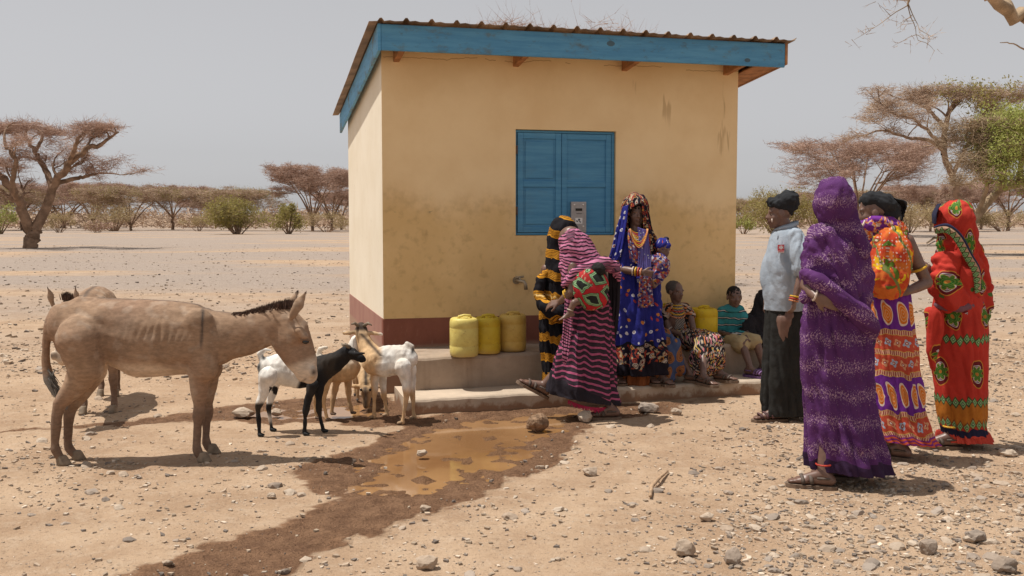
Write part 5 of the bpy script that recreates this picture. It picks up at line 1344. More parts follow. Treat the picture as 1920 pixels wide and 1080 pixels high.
def paisley(M, u, v, c, base, vc, su=.085, hh=.062):
    x = (u/su).fr()-.5; y = (v-vc)/hh; xs = x+y*.16*(y+.6)
    e = ((xs/.36)*(xs/.36)+y*y).sqrt(); ln = ((e*3.6).fr() < .28)
    col = M.mix(ln, (.58,.16,.022), (.62,.33,.16)); col = M.mix(e > .84, col, (.66,.52,.42)); return M.mix(e < 1, c, col)
def starfl(M, u, v, c, vc, su=.062, hh=.034):
    x = (u/su).fr()-.5; k = (u/su).fl(); y = (v-vc)/(su); d = (x*x+y*y).sqrt()
    ang = M.m('ARCTAN2', y, x); pet = (ang*4.0).sin()*.09+.34
    cc = M.mix(((k*.5).fr() > .25), (.60,.30,.16), (.35,.42,.52)); cc = M.mix(d < .17, cc, (.36,.05,.04)); cc = M.mix(d < .08, cc, (.65,.60,.5)); m = (d < pet); return M.mix(m, c, cc)
def p_bands(M, u, v, uv):
    """purple skirt with orange paisleys and red flowered bands; v is height above ground"""
    n = M.noise(uv, 2.5, 2); w_ = v+(n-.5)*.02; P_ = (.115,.018,.20)
    c = M.mix(M.noise(uv, 9, 2), P_, (.16,.03,.26))
    red = M.mix(M.noise(uv, 70, 2), (.42,.045,.03), (.52,.10,.05))
    c = paisley(M, u, w_, c, None, .905, .10, .075)
    c = paisley(M, u+.02, w_, c, None, .405, .085, .078)
    for a, b in ((.535,.79), (.155,.285)):
        c = M.mix(M.band(w_, a, b), c, red)
        for t in ((a, b, (a+b)/2) if b-a > .2 else (a, b)):
            c = M.mix(M.band(w_, t-.013, t+.013), c, M.mix(((u/.014).fr() < .5), (.62,.38,.24), (.30,.05,.05)))
            c = M.mix(M.band(w_, t-.017, t-.013), c, (.55,.33,.08)); c = M.mix(M.band(w_, t+.013, t+.017), c, (.55,.33,.08))
    c = starfl(M, u, w_, c, .60); c = starfl(M, u+.03, w_, c, .726); c = starfl(M, u, w_, c, .22, .07)
    c = M.mix(M.band(w_, .095, .15), c, M.mix(((w_/.02).fr() < .5), (.56,.10,.035), (.20,.03,.18)))
    return c
def p_sling(M, u, v, uv):
    n = M.noise(uv, 13, 3, .55, False, .5); n2 = M.noise(uv, 11, 3, .5, False, .8); n3 = M.noise(M.comb(u, v, 5.0), 14, 2, .5, False, .6)
    c = M.mix(M.step(n, .4, .6), (.50,.055,.022), (.58,.15,.03)); c = M.mix(n2 > .60, c, (.66,.40,.015)); c = M.mix(n3 > .63, c, (.10,.17,.022)); c = M.mix((n3 > .60)*(n3 < .63), c, (.28,.04,.03))
    ln = ((u+v*.55+(n-.5)*.04)/.17).fr(); c = M.mix(M.band(ln, .3, .40)*(v > .9), c, (.17,.19,.06))
    d, k = M.voro(M.comb(u, v*.8, 0.0), 55, .3); top = M.step(v, 1.16, 1.22)
    ks = M.sep(k); return M.mix((d < .26)*top*(ks[0] > .3), c, (.62,.42,.36))
def med(M, u, v, c, vc, su=.235, hh=.085, off=0.0):
    x = ((u+off)/su).fr()-.5; X_ = x*su; y = v-vc; e = ((X_/.058)*(X_/.058)+(y/hh)*(y/hh)).sqrt()
    c = M.mix(e < 1, c, (.50,.22,.035)); c = M.mix(e < .93, c, (.13,.012,.018))
    e2 = ((X_/.032)*(X_/.032)+((y.ab()-.034)/.028)*((y.ab()-.034)/.028)).sqrt(); c = M.mix(e2 < 1, c, M.mix(((e2*3.0).fr() < .5), (.50,.45,.46), (.09,.03,.07)))
    r = (X_*X_+y*y).sqrt(); ang = M.m('ARCTAN2', y, X_); pet = (ang*4.0).sin().ab()*.022+.030
    c = M.mix(r < pet+.004, c, (.40,.28,.03)); c = M.mix(r < pet, c, M.mix(((r*90).fr() < .5), (.035,.12,.02), (.10,.20,.035))); return M.mix(r < .012, c, (.42,.16,.03))
def drow(M, u, v, c, vc, su=.042, hh=.030, bg=(.055,.075,.03)):
    x = ((u/su).fr()-.5)*2; y = (v-vc)/hh; d = x.ab()+y.ab()
    c = M.mix(d < 1.25, c, bg); c = M.mix(d < .85, c, (.22,.36,.15)); c = M.mix(d < .5, c, (.05,.15,.06)); return M.mix(d < .2, c, (.40,.45,.30))
def p_red(M, u, v, uv):
    n = M.noise(uv, 2.5, 2); w_ = v+(n-.5)*.02; c = M.mix(M.noise(uv, 7, 3), (.37,.026,.019), (.49,.046,.029))
    c = med(M, u, w_, c, .50, .245, .095, .118-.05); c = med(M, u, w_, c, .86, .245, .08, -.02); c = drow(M, u, w_, c, .715); 
    org = M.mix(M.noise(uv, 50, 3), (.36,.10,.015), (.48,.19,.025)); c = M.mix(M.band(w_, .17, .30), c, org); c = drow(M, u, w_, c, .315); c = drow(M, u+.02, w_, c, .165, .042, .034, (.20,.06,.02))
    c = M.mix(w_ < .135, c, (.018,.018,.045)); return M.mix(w_ < .088, c, (.50,.06,.04))
def p_redtop(M, u, v, uv):
    n = M.noise(uv, 4, 3); u2 = u+(n-.5)*.10; v2 = v+(M.noise(uv, 3, 2)-.5)*.14
    c = M.mix(M.noise(uv, 7, 3), (.37,.026,.019), (.49,.046,.029))
    row = (v2/.24).fl(); y = (v2/.24).fr()-.5; c = med(M, u2+row*.13, y*.24, c, 0.0, .27, .085)
    d, k = M.voro(uv, 15); ks = M.sep(k); c = M.mix((d < .24)*(ks[0] > .80), c, (.07,.13,.03)); return c
def p_redborder(M, u, v, uv):
    c = M.mix(M.noise(uv, 50, 3), (.36,.22,.14), (.46,.30,.2)); c = drow(M, v, u, c, .022, .038, .026); c = M.mix(u < -.012, c, (.020,.020,.05)); return c
def p_diamond(M, u, v, uv):
    n = M.noise(uv, 5, 2); a = u*.85+v*.5+(n-.5)*.02; b = v*.9-u*.45+(n-.5)*.02
    ia = (a/.100).fl(); ib = (b/.125).fl(); rt = ((ia*1.7+ib*2.9).sin())*.35
    x0 = (a/.100).fr()-.5; y0 = (b/.125).fr()-.5; x = (x0+y0*rt).ab(); y = (y0-x0*rt).ab(); d = x.mx(y*.92)
    st = (((a-b)/.030).fr() < .35)*(((ia+ib)*.5).fr() > .25)
    bg = M.mix(((M.noise(uv, 6, 1)) > .5), (.40,.022,.028), M.mix(st, (.40,.03,.03), (.46,.25,.17)))
    c = M.mix(d < .385, bg, (.015,.012,.012)); c = M.mix(d < .355, c, (.22,.37,.19)); c = M.mix((d < .31)*(d > .28), c, (.06,.10,.05)); return M.mix(d < .225, c, (.020,.022,.02))
def p_dress(M, u, v, uv):
    d, k = M.voro(uv, 100); ks = M.sep(k)
    c = M.mix(ks[0] > .70, (.018,.016,.018), (.38,.31,.25)); c = M.mix(ks[1] > .88, c, (.45,.15,.05)); c = M.mix((ks[1] < .09)*(ks[0] > .3), c, (.50,.17,.20)); c = M.mix((ks[2] > .93), c, (.50,.35,.10)); return c
def p_bodice(M, u, v, uv):
    s = ((v+u*.3)/.0135).fr(); c = M.mix(s < .5, (.020,.018,.02), (.52,.45,.38)); d, k = M.voro(uv, 62); ks = M.sep(k)
    pr = M.mix(ks[0] > .55, (.018,.016,.018), (.48,.36,.28)); pr = M.mix(ks[1] > .78, pr, (.45,.15,.05)); return M.mix(u.ab() > .085, c, pr)
def p_circles(M, u, v, uv):
    d, k = M.voro(uv, 11, .35); ks = M.sep(k); b = M.mix(M.noise(uv, 60, 2), (.045,.065,.14), (.075,.10,.19))
    c = M.mix(d < .40, b, M.mix(((d*9).fr() < .5), (.22,.075,.03), (.30,.13,.05))); return M.mix(d < .13, c, (.07,.03,.03))
def p_polo(M, u, v, uv):
    s = (v/.064).fr(); t = M.mix(M.noise(uv, 80, 2), (.035,.20,.22), (.055,.27,.28)); c = M.mix(M.band(s, .1, .22), t, (.015,.02,.03)); c = M.mix(M.band(s, .22, .34), c, (.50,.46,.42)); return M.mix(M.band(s, .34, .42), c, (.02,.03,.04))
def flat(a, b): return lambda M, u, v, uv: M.mix(M.noise(uv, 7, 3), a, b)
PATS = dict(pink=p_pink, pink_top=p_pink_top, amber=p_amber, blue=p_blue, veil=p_blueveil, flower=p_flower, mixprint=p_mixprint, purple=p_purple, bands=p_bands, sling=p_sling, red=p_red, redtop=p_redtop, redborder=p_redborder, diamond=p_diamond, dress=p_dress, bodice=p_bodice, circles=p_circles, polo=p_polo,
    black=flat((.012,.012,.014), (.030,.028,.028)), headwrap=flat((.012,.013,.015), (.035,.036,.040)), skirt=flat((.018,.018,.017), (.034,.033,.031)), shirt=flat((.29,.34,.40), (.38,.43,.49)), khaki=flat((.36,.27,.14), (.46,.36,.21)), rust=flat((.20,.06,.02), (.30,.11,.04)), scarf=flat((.06,.05,.045), (.12,.10,.09)), navy=flat((.016,.017,.04), (.03,.03,.06)))
for k_, f_ in PATS.items(): MT[k_] = cloth('cloth_'+k_, f_)
# ------------------------------------------------------------------ people
class Person:
    def __init__(s, label, Y, base, name='person', cat='person', group='people at the kiosk'):
        s.Y = Y; s.k = Y/F; p = at(base[0], base[1], Y); s.root = thing(name, label, cat, (p.x, Y, base[2]), group); s.prims = []; s.heads = []; s.shoes = []
    def p(s, x, y, dy=0.0): return np.array(at(x, y, s.Y+dy))
    def head(s, x, y, Hh, fwd, up=(0,0,1), dy=0.0):
        R = basis(fwd, up); c = s.p(x, y, dy); s.prims += head_prims(c, Hh, R); s.heads.append((c, Hh, R)); s.hc = c; s.R = R; s.Hh = Hh
    def torso(s, chest, pelvis, bf, sc=1.0, neck=None):
        R = basis(bf); c = s.p(*chest); p = s.p(*pelvis); s.chest = c; s.pelvis = p; s.bf = R
        s.prims += torso_prims(c, p, R, sc)
        n = s.p(*neck) if neck else s.hc*.45+(c+A(0,0,.17)*sc)*.55
        s.prims += [capsule(c+A(0,0,.06)*sc, .07*sc, n, .05*sc), capsule(n, .05*sc, s.hc+s.R@(A(0,-.05,-.15)*s.Hh), .25*s.Hh)]
    def arm(s, sh, el, wr, hand=None, sc=1.0, L=.165):
        a, b, c = s.p(*sh), s.p(*el), s.p(*wr); s.prims += limb_prims([s.chest*.3+a*.7, a, b, b*.45+c*.55, c], [.05*sc,.046*sc,.036*sc,.033*sc,.023*sc]); s.wr = c
        if hand: s.prims += hand_prims(c, hand[0], hand[1], L, hand[2], hand[3])
    def leg(s, hip, knee, foot, sc=1.0, L=.235, thick=.022, **kw):
        """foot: (px, depth, z of the ground under it, toe direction)"""
        h, k_ = s.p(*hip), s.p(*knee); px, Yf, z0, toe = foot; k = L/.235
        f = A(*toe); f /= np.linalg.norm(f)
        x = at(px, 600, Yf).x; an = A(x, Yf, z0+.072*k+thick)
        s.prims += limb_prims([h, k_, k_*.55+an*.45, an], [.075*sc,.052*sc,.046*sc,.033*sc]); P, g, f, sd, u, kk = foot_prims(an, toe, L); s.prims += P; s.shoes.append((g, f, sd, u, kk, thick, kw))
    def build(s, vox=.0066, skin=SK, extra=None):
        make_body(s.root, s.prims, s.heads, vox, skin, extra)
        for g, f, sd, u, k, th, kw in s.shoes: sandal(s.root, g, f, sd, u, k, thick=th, **kw)
    def cap(s, a, b, sq=1.0):
        """a, b: (px, py, r_px[, dy])"""
        return capsule(s.p(a[0], a[1], a[3] if len(a) > 3 else 0), a[2]*s.k, s.p(b[0], b[1], b[3] if len(b) > 3 else 0), b[2]*s.k, 14, sq)
    def chain(s, pts, sq=1.0): return [s.cap(a, b, sq) for a, b in zip(pts[:-1], pts[1:])]
    def rows(s, R_, ratio=.78, dy=0.0):
        """R_: (py, left px, right px, fold multiplier[, dy])"""
        out = []
        for r in R_:
            d = dy+(r[4] if len(r) > 4 else 0); c = s.p((r[1]+r[2])/2, r[0], d); hw = (r[2]-r[1])/2*s.k; out.append((c[0], c[1], c[2], hw, hw*ratio, r[3]))
        return out
def surf(o, px, py):
    me = o.data; n = len(me.vertices); v = np.empty(n*3, np.float32); me.vertices.foreach_get('co', v); v = v.reshape(-1, 3)+WL[o.name]
    nn = np.empty(n*3, np.float32); me.vertices.foreach_get('normal', nn); nn = nn.reshape(-1, 3)
    zc = v[:, 2]-HC; fwd = v[:, 1]*CP-zc*SP; upc = v[:, 1]*SP+zc*CP; X_ = 960+F*v[:, 0]/fwd; Y_ = 540-F*upc/fwd
    m = (np.hypot(X_-px, Y_-py) < 5); i = np.where(m)[0]; j = i[np.argmin(v[i, 1])]; return v[j].astype(float), nn[j].astype(float)
# ---- woman in purple, from behind
Y = 5.45; W_ = Person('woman in purple glitter wrap and headscarf seen from behind, hand on hip', Y, (1565, 900, 0))
W_.head(1560, 384, .225, (-.75,.6,0)); W_.torso((1568,486,0), (1572,600,0), (-.55,.83,0), 1.0)
W_.arm((1530,462,-.04), (1512,536,-.06), (1530,556,-.175), ((.9,-.12,-.38), (.1,.95,.1), .35, -1)); W_.arm((1612,462,.06), (1622,545,.08), (1600,590,.2))
W_.leg((1556,610,0), (1550,740,0), (1550,5.36,0,(-.93,.37,0))); W_.leg((1590,610,.06), (1590,740,.06), (1592,5.55,0,(-.9,.42,0))); W_.build()
K = W_.rows([(880,1522,1668,1.0),(845,1517,1657,1.0),(760,1511,1640,.8),(680,1506,1632,.8),(620,1506,1630,.9),(580,1512,1622,.7),(545,1520,1616,.6)], .74)
loft('wrap_skirt', W_.root, K, MT['purple'], amp=.016, k=(2.6,1.1), seed=1.7, twist=.22, tilt=-.07)
c_ = W_.p(1566, 500)
H_ = [ellip(W_.p(1564,381), (.108,.118,.145), None, 18)]+W_.chain([(1566,392,34,.02),(1572,430,36,.02),(1575,470,34)])+W_.chain([(1590,400,14,-.02),(1604,440,16,-.05),(1616,475,15,-.05)])
drape('headscarf', W_.root, H_, MT['purple'], fd=((.3,0,1),(.75,.2,-.7)), amp=.010, k=(13,2.2), uvc=c_, seed=2, sm=6)
H_ = W_.chain([(1546,452,34,-.02),(1536,492,34,-.03),(1528,530,25,-.04)], .95)+W_.chain([(1528,462,16,-.05),(1519,505,16,-.06),(1519,538,13,-.09)])+W_.chain([(1592,455,36,.02),(1602,520,36,.02),(1608,580,25,.02),(1612,610,16,.0)], .85)+W_.chain([(1562,478,48,-.02),(1568,540,48,-.02),(1572,590,44,0)], .86)+W_.chain([(1530,535,22,-.08),(1514,556,14,-.09)])
drape('shoulder_wrap', W_.root, H_, MT['purple'], fd=((.75,.1,-.6),(.3,0,1)), amp=.015, k=(12,1.9), uvc=c_, seed=5, sm=5, uvfn=lambda v: np.stack([v[:,0]*.9+v[:,2]*.35, v[:,2]*.92-v[:,0]*.38], 1))
H_ = W_.chain([(1508,512,10,-.10),(1535,530,18,-.155),(1578,562,17,-.18),(1612,588,21,-.15),(1632,612,18,-.10),(1634,636,9,-.07)])
drape('diagonal_fold', W_.root, H_, MT['purple'], fd=((.8,.1,-.5),), amp=.008, k=(14,3), uvc=c_, seed=8, sm=4, vox=.009)
H_ = W_.chain([(1556,436,11,-.11),(1574,490,13,-.135),(1594,550,13,-.13),(1608,590,11,-.12)])
drape('dark_tail', W_.root, W_.chain([(1628,615,11,-.06),(1632,638,10,-.06),(1628,655,5,-.06)]), MT['navy'], fd=((0,0,1),), amp=.004, k=(14,3), sm=3, vox=.008)
drape('hanging_fold', W_.root, H_, MT['purple'], fd=((.3,0,-1),), amp=.006, k=(14,3), uvc=c_+A(.1,0,.05), seed=9, sm=3, vox=.008)
g, f, sd, u, k = W_.shoes[0][:5]; ring(W_.root, 'anklet', g+u*.115, u, .040, .005, MT['bead_r'])
ring(W_.root, 'bracelet', W_.wr*0+np.array(at(1528,553,Y-.165)), (.9,-.1,-.3), .030, .006, MT['bead_w'])
# ---- woman with the orange sling
Y = 6.06; W_ = Person('woman in purple skirt with orange paisleys and an orange back sling, black headwrap', Y, (1690, 850, 0))
W_.head(1636, 399, .222, (-.97,.22,-.03)); W_.torso((1664,490,0), (1668,590,.03), (-.8,.55,0), .82, (1652,430,0))
W_.arm((1700,452,-.02), (1738,530,.0), (1700,547,-.10), ((-.9,-.2,.1), (0,.9,-.1), .4, -1)); W_.arm((1633,462,.0), (1628,540,.06), (1640,580,.2))
W_.leg((1672,610,0), (1680,740,0), (1695,6.02,0,(-.75,.6,0))); W_.leg((1655,610,.06), (1660,740,.06), (1664,6.3,0,(-.8,.5,0))); W_.build()
K = W_.rows([(826,1640,1752,1.1),(805,1637,1738,1.0),(770,1636,1726,.9),(700,1632,1716,.8),(640,1630,1711,.7),(590,1628,1706,.6),(552,1631,1702,.5),(515,1636,1698,.4)], .80)
loft('printed_skirt', W_.root, K, MT['bands'], amp=.014, k=(2.5,.7), seed=4.1, tilt=-.10)
tl0_ = np.array(Matrix.Rotation(math.radians(20), 3, 'Y'))
H_ = [ellip(W_.p(1650,382,0), (.104,.095,.070), tl0_, 16), ellip(W_.p(1672,396,.0), (.055,.06,.062), None, 14), ellip(W_.p(1634,375,0), (.07,.085,.050), None, 14)]+W_.chain([(1655,395,22),(1668,420,10)])
drape('headwrap', W_.root, H_, MT['headwrap'], fd=((.9,0,-.35),(.2,.3,.9)), amp=.010, k=(16,5), sm=4, vox=.009)
sheet('net_tail', W_.root, [(W_.p(1676,372,-.03), W_.p(1684,380,.05)), (W_.p(1698,378,-.04), W_.p(1692,396,.05)), (W_.p(1700,388,-.02), W_.p(1688,425,.03))], MT['headwrap'], 14, 30, (.008,3), 3.)
H_ = [ellip(W_.p(1668,492,-.10), (.124,.115,.215), None, 18), ellip(W_.p(1664,520,-.11), (.130,.12,.135), None, 18)]+W_.chain([(1672,440,28,-.04),(1670,480,33,-.07)])
drape('back_sling', W_.root, H_, MT['sling'], fd=((.12,0,1),(-.2,0,1)), amp=.017, k=(16,1.6), uvc=W_.p(1668,495,0), seed=3, sm=5)
H_ = W_.chain([(1622,424,14,-.02),(1645,421,19,-.05),(1668,424,19,-.05),(1688,440,13,-.02),(1700,458,8,0)])+W_.chain([(1630,430,14,.0),(1640,460,16,-.02)])
drape('shoulder_cloth', W_.root, H_, cloth('cloth_shoulder', lambda M, u, v, uv: M.mix(M.noise(M.comb(u, v, 2.0), 17, 2) > .53, M.mix(M.noise(uv, 9, 2), (.12,.02,.20), (.17,.035,.26)), M.mix(M.noise(uv, 40, 2) > .5, (.56,.14,.03), (.60,.40,.30)))), fd=((.9,0,-.3),), amp=.008, k=(18,4), sm=3, vox=.009)
ring(W_.root, 'armlet', W_.p(1722,504,-.008), (.42,0,-.9), .047, .008, MT['bead_y'])
m = MB(); m.tube([W_.p(1622,413,-.09), W_.p(1618,423,-.09), W_.p(1612,428,-.08)], .006, 6); m.build('earring', MT['bead_w'], W_.root, smooth=True)
# ---- woman in red
Y = 6.36; W_ = Person('woman wrapped head to ankle in red cloth with green medallions', Y, (1795, 835, 0))
W_.head(1786, 416, .222, (-.85,.5,0)); W_.torso((1798,510,0), (1798,620,0), (-.8,.6,0), 1.0)
W_.arm((1770,485,-.06), (1772,560,-.12), (1752,520,-.05), ((-.6,0,.6), (0,.6,0), .5, 1)); W_.arm((1825,490,.08), (1832,560,.1), (1790,560,.22))
W_.leg((1788,620,0), (1786,730,0), (1788,6.32,0,(-.97,.12,0))); W_.leg((1812,620,.06), (1816,730,.06), (1818,6.52,0,(-.9,.3,0))); W_.build()
K = W_.rows([(815,1772,1850,.8),(800,1768,1848,.8),(740,1759,1848,.7),(680,1753,1847,.6),(620,1750,1847,.6),(585,1752,1845,.5),(555,1756,1840,.4)], .86)
loft('wrapped_skirt', W_.root, K, MT['red'], amp=.011, k=(2.4,.8), seed=7.3)
c_ = W_.p(1796, 500)
H_ = [ellip(W_.p(1791,412), (.122,.130,.128), None, 18)]+W_.chain([(1793,425,34),(1800,460,34)])
drape('headscarf', W_.root, H_, MT['redtop'], fd=((.4,0,1),(.9,0,-.5)), amp=.012, k=(11,3), uvc=c_, seed=1, sm=6)
H_ = W_.chain([(1795,468,38),(1798,520,42),(1800,570,44),(1806,592,38)], .86)+W_.chain([(1772,490,20,-.08),(1768,530,24,-.13),(1780,560,26,-.12)])+W_.chain([(1824,470,20,.04),(1836,520,19,.05),(1838,570,20,.03),(1838,605,11,.0)])
drape('shoulder_wrap', W_.root, H_, MT['redtop'], fd=((.6,.1,-.75),(.95,0,.2)), amp=.023, k=(10,2.4), uvc=c_, seed=6, sm=4)
H_ = W_.chain([(1752,588,15,-.1),(1752,620,13,-.11),(1748,660,11,-.11),(1751,690,5,-.11)])
drape('hanging_end', W_.root, H_, MT['redtop'], fd=((0,0,1),), amp=.010, k=(14,3), uvc=c_, seed=7, sm=4, vox=.009)
sheet('border', W_.root, [(W_.p(1753,424,-.10), W_.p(1755,438,-.10)), (W_.p(1778,420,-.17), W_.p(1774,437,-.17)), (W_.p(1803,440,-.18), W_.p(1790,452,-.185)), (W_.p(1822,475,-.16), W_.p(1808,484,-.18)), (W_.p(1838,505,-.13), W_.p(1824,514,-.16)), (W_.p(1838,545,-.12), W_.p(1828,550,-.14))], MT['redborder'], 14, 60, (.005,2), 2., bulge=.012)
sheet('scarf_edge', W_.root, [(W_.p(1764,382,-.08), W_.p(1757,386,.06)), (W_.p(1756,402,-.10), W_.p(1749,402,.06)), (W_.p(1755,420,-.10), W_.p(1750,418,.05))], MT['navy'], 8, 24, (.003,2), 1., bulge=.01)
H_ = W_.chain([(1758,572,7,-.115),(1800,578,8,-.145),(1838,570,7,-.08)])
drape('sash', W_.root, H_, cloth('cloth_mauve', flat((.13,.05,.075), (.20,.10,.12))), fd=((1,0,0),), amp=.005, k=(18,3), sm=3, vox=.008)
g, f, sd, u, k = W_.shoes[0][:5]; ring(W_.root, 'anklet', g+u*.125-f*.0, u, .042, .006, MT['bead_y'])
K = W_.rows([(826,1772,1854,1.4),(810,1770,1848,1)], .8); loft('underskirt', W_.root, K, cloth('cloth_coral', flat((.48,.05,.035), (.58,.09,.06))), nv=12, amp=.012, k=(4,1), seed=2.3)
# ---- woman in grey shirt
Y = 7.27; W_ = Person('woman in grey polo shirt, long black skirt and black headwrap looking left', Y, (1470, 785, 0))
W_.head(1461, 401, .215, (-.985,.10,-.03)); W_.torso((1474,480,0), (1474,590,0), (-.95,.25,0), .98, (1474,428,0))
W_.arm((1492,446,-.13), (1504,512,-.19), (1490,562,-.22), ((-.15,-.05,-1), (-.6,.6,0), .75, 1), .88, .135); W_.arm((1466,446,.14), (1448,520,.17), (1436,566,.12), ((-.1,0,-1), (.6,-.4,0), .75, -1), .88, .135)
W_.leg((1468,600,-.06), (1465,690,-.06), (1462,7.2,0,(-.96,-.1,0)), name='shoe', straps=((.13,.7),(.09,.85),(.05,.95)), back=True, mat_strap=plain('dark_shoe_red', (.10,.05,.05), .7, .5, 30)); W_.leg((1490,600,.06), (1490,690,.06), (1492,7.42,0,(-.92,.2,0))); W_.build()
K = W_.rows([(776,1430,1514,.9),(740,1430,1514,.8),(680,1431,1513,.7),(630,1433,1511,.5),(590,1435,1508,.3),(572,1438,1505,.2)], .80)
loft('long_skirt', W_.root, K, MT['skirt'], amp=.016, k=(2.2,.5), seed=3.3)
K = W_.rows([(581,1434,1506,.9),(560,1434,1506,.9),(520,1434,1505,.8),(490,1435,1505,.6),(465,1440,1507,.5),(445,1446,1506,.4),(433,1452,1502,.2),(424,1460,1492,.1)], .95)
sh = loft('polo_shirt', W_.root, K, MT['shirt'], nv=70, nu=110, amp=.012, k=(1.5,2.2), seed=9.1, twist=.5, solid=.004)
H_ = W_.chain([(1491,442,15,-.12),(1500,475,18,-.165),(1504,503,18,-.185)]); drape('sleeve', W_.root, H_, MT['shirt'], fd=((.2,0,1),), amp=.007, k=(14,3), sm=4, vox=.008)
H_ = W_.chain([(1466,444,15,.13),(1452,500,17,.165)]); drape('sleeve', W_.root, H_, MT['shirt'], fd=((.2,0,1),), amp=.007, k=(14,3), sm=4, vox=.008)
m = MB()
V = []
for zz, rr in ((0,.075),(.028,.066),(.034,.068),(.0,.088)):
    for t in np.linspace(0, 2*math.pi, 25)[:-1]: V.append(W_.p(1473,427)+A(math.cos(t)*rr*1.05-.02*(zz > .01)*-1, math.sin(t)*rr, zz+.02*math.cos(t)))
n = 24; m.add(V, [(i*n+j, i*n+(j+1) % n, ((i+1) % 4)*n+(j+1) % n, ((i+1) % 4)*n+j) for i in range(4) for j in range(n)]); m.build('collar', MT['shirt'], W_.root, smooth=True)
tl_ = np.array(Matrix.Rotation(math.radians(20), 3, 'Y'))
H_ = [ellip(W_.p(1463,386,0), (.106,.088,.050), tl_, 16), ellip(W_.p(1474,380,0), (.088,.085,.082), None, 16), ellip(W_.p(1485,371,0), (.055,.055,.050), None, 12), ellip(W_.p(1476,366,-.02), (.032,.03,.028), None, 12), ellip(W_.p(1476,393,0), (.05,.08,.048), None, 12)]
drape('headwrap', W_.root, H_, MT['headwrap'], fd=((.8,0,.5),(.5,0,-.8)), amp=.012, k=(17,5), sm=4, vox=.009)
q, nn = surf(sh, 1461, 466)
nn = A(nn[0], nn[1], 0)+A(-.5,-1.0,.1)*1.2; nn /= np.linalg.norm(nn); sx_ = np.cross(A(0,0,1), nn)*1.0
def patch(c, w, h, d, du=0, dv=0):
    c = c+sx_*du+A(0,0,dv); return [c+sx_*a*w/2+A(0,0,1)*b*h/2+nn*e for e in (d-.012, d) for a, b in ((-1,-1),(1,-1),(1,1),(-1,1))]
q0 = q+nn*.016
m = MB(); m.hexa(patch(q0, .047, .044, .004, 0, .012)); bd_ = m.build('red_badge', plain('badge_red', (.50,.022,.035), .6, .05, 20, 0), W_.root)
wp_ = plain('badge_white', (.70,.66,.66), .6, .05, 20, 0)
m = MB()
m.hexa(patch(q0, .007, .030, .006, 0, .014)); m.hexa(patch(q0, .030, .007, .0065, 0, .014))
for i in range(4):
    for s_ in (-1, 1): m.hexa(patch(q0, .004, .009, .007, (-.0135+.009*i), .014+.008*s_))
m.build('emblem', wp_, W_.root)
m = MB(); m.hexa(patch(q0, .047, .013, .010, 0, -.017)); m.build('badge_label', wp_, W_.root)
m = MB()
for i in range(7): m.hexa(patch(q0, .0035, .007, .0115, -.018+.006*i, -.017))
m.build('badge_lettering', plain('badge_red_print', (.50,.022,.035), .6, .05, 20, 0), W_.root)
m = MB(); m.tube([W_.p(1447.5,410,-.075), W_.p(1447.5,417,-.077)], .005, 6); m.build('earring', MT['bead_w'], W_.root, smooth=True)
for dz, mt in ((0,'bead_y'),(4,'bead_r'),(8,'bead_m')): ring(W_.root, 'bracelet', W_.p(1490-dz*.25,556+dz,-.218), (-.2,-.05,-1), .031, .006, MT[mt])
# ---- walking woman in pink and black stripes
Y = 7.36; W_ = Person('walking woman bent forward in pink and black striped wrap, heel raised', Y, (1100, 780, 0))
W_.head(1068, 452, .215, (-.75,.55,-.35)); W_.torso((1092,520,.02), (1112,600,0), (-.8,.55,-.2), .95, (1080,478,0))
W_.arm((1074,500,-.10), (1074,546,-.16), (1050,566,.0), ((-.7,.4,-.2), (0,.5,-.5), .4, 1)); W_.arm((1120,500,.05), (1138,530,.06), (1125,550,.14))
W_.leg((1116,610,0), (1120,690,-.0), (1147,7.27,0,(-.98,.05,0))); 
ank = (1022,720)
an = np.array(at(ank[0], ank[1], 7.42)); W_.prims += limb_prims([W_.p(1104,610,.04), W_.p(1072,670,.05), an], [.075,.052,.033]); Pf, g, f, sd, u, kk = foot_prims(an, (-.84,0,.46)); W_.prims += Pf; W_.shoes.append((g, f, sd, u, kk, .022, {})); W_.build()
K = W_.rows([(745,1029,1158,1.2),(730,1031,1156,1.1),(700,1038,1150,1.0),(660,1050,1148,1.0),(620,1062,1147,.9),(580,1072,1146,.8),(545,1076,1142,.7),(515,1074,1132,.6)], .78)
loft('striped_wrap', W_.root, K, MT['pink'], amp=.014, k=(2.4,.9), seed=5.5, twist=-.15, tilt=-.17)
c_ = W_.p(1085,500)
H_ = [ellip(W_.p(1074,456,0), (.105,.125,.115), None, 16)]+W_.chain([(1072,462,24,-.03),(1070,500,21,-.05),(1064,528,12,-.08)])+W_.chain([(1084,460,26,-.02),(1098,495,32,-.02),(1100,520,26,-.02)])+W_.chain([(1095,478,24),(1124,498,15,-.04)])
drape('headscarf', W_.root, H_, MT['pink_top'], fd=((.5,0,-.85),(.9,0,-.3)), amp=.011, k=(11,3), uvc=c_, seed=4)
H_ = W_.chain([(1056,536,5,-.14),(1078,514,11,-.17),(1105,504,12,-.185),(1135,493,13,-.15),(1153,504,11,-.10),(1160,522,6,-.08)])+W_.chain([(1120,492,12,-.05),(1150,505,9,.02)])
drape('shawl_edge', W_.root, H_, MT['pink_top'], fd=((.9,0,.2),), amp=.009, k=(15,3), uvc=c_+A(.02,0,.02), seed=5, sm=4, vox=.009)
sheet('shawl_tail', W_.root, [(W_.p(1140,505,-.02), W_.p(1163,512,-.02)), (W_.p(1143,560,-.02), W_.p(1162,570,-.02)), (W_.p(1140,620,0), W_.p(1156,625,0)), (W_.p(1138,660,0), W_.p(1148,655,0))], MT['pink'], 16, 40, (.014,3), 4.)
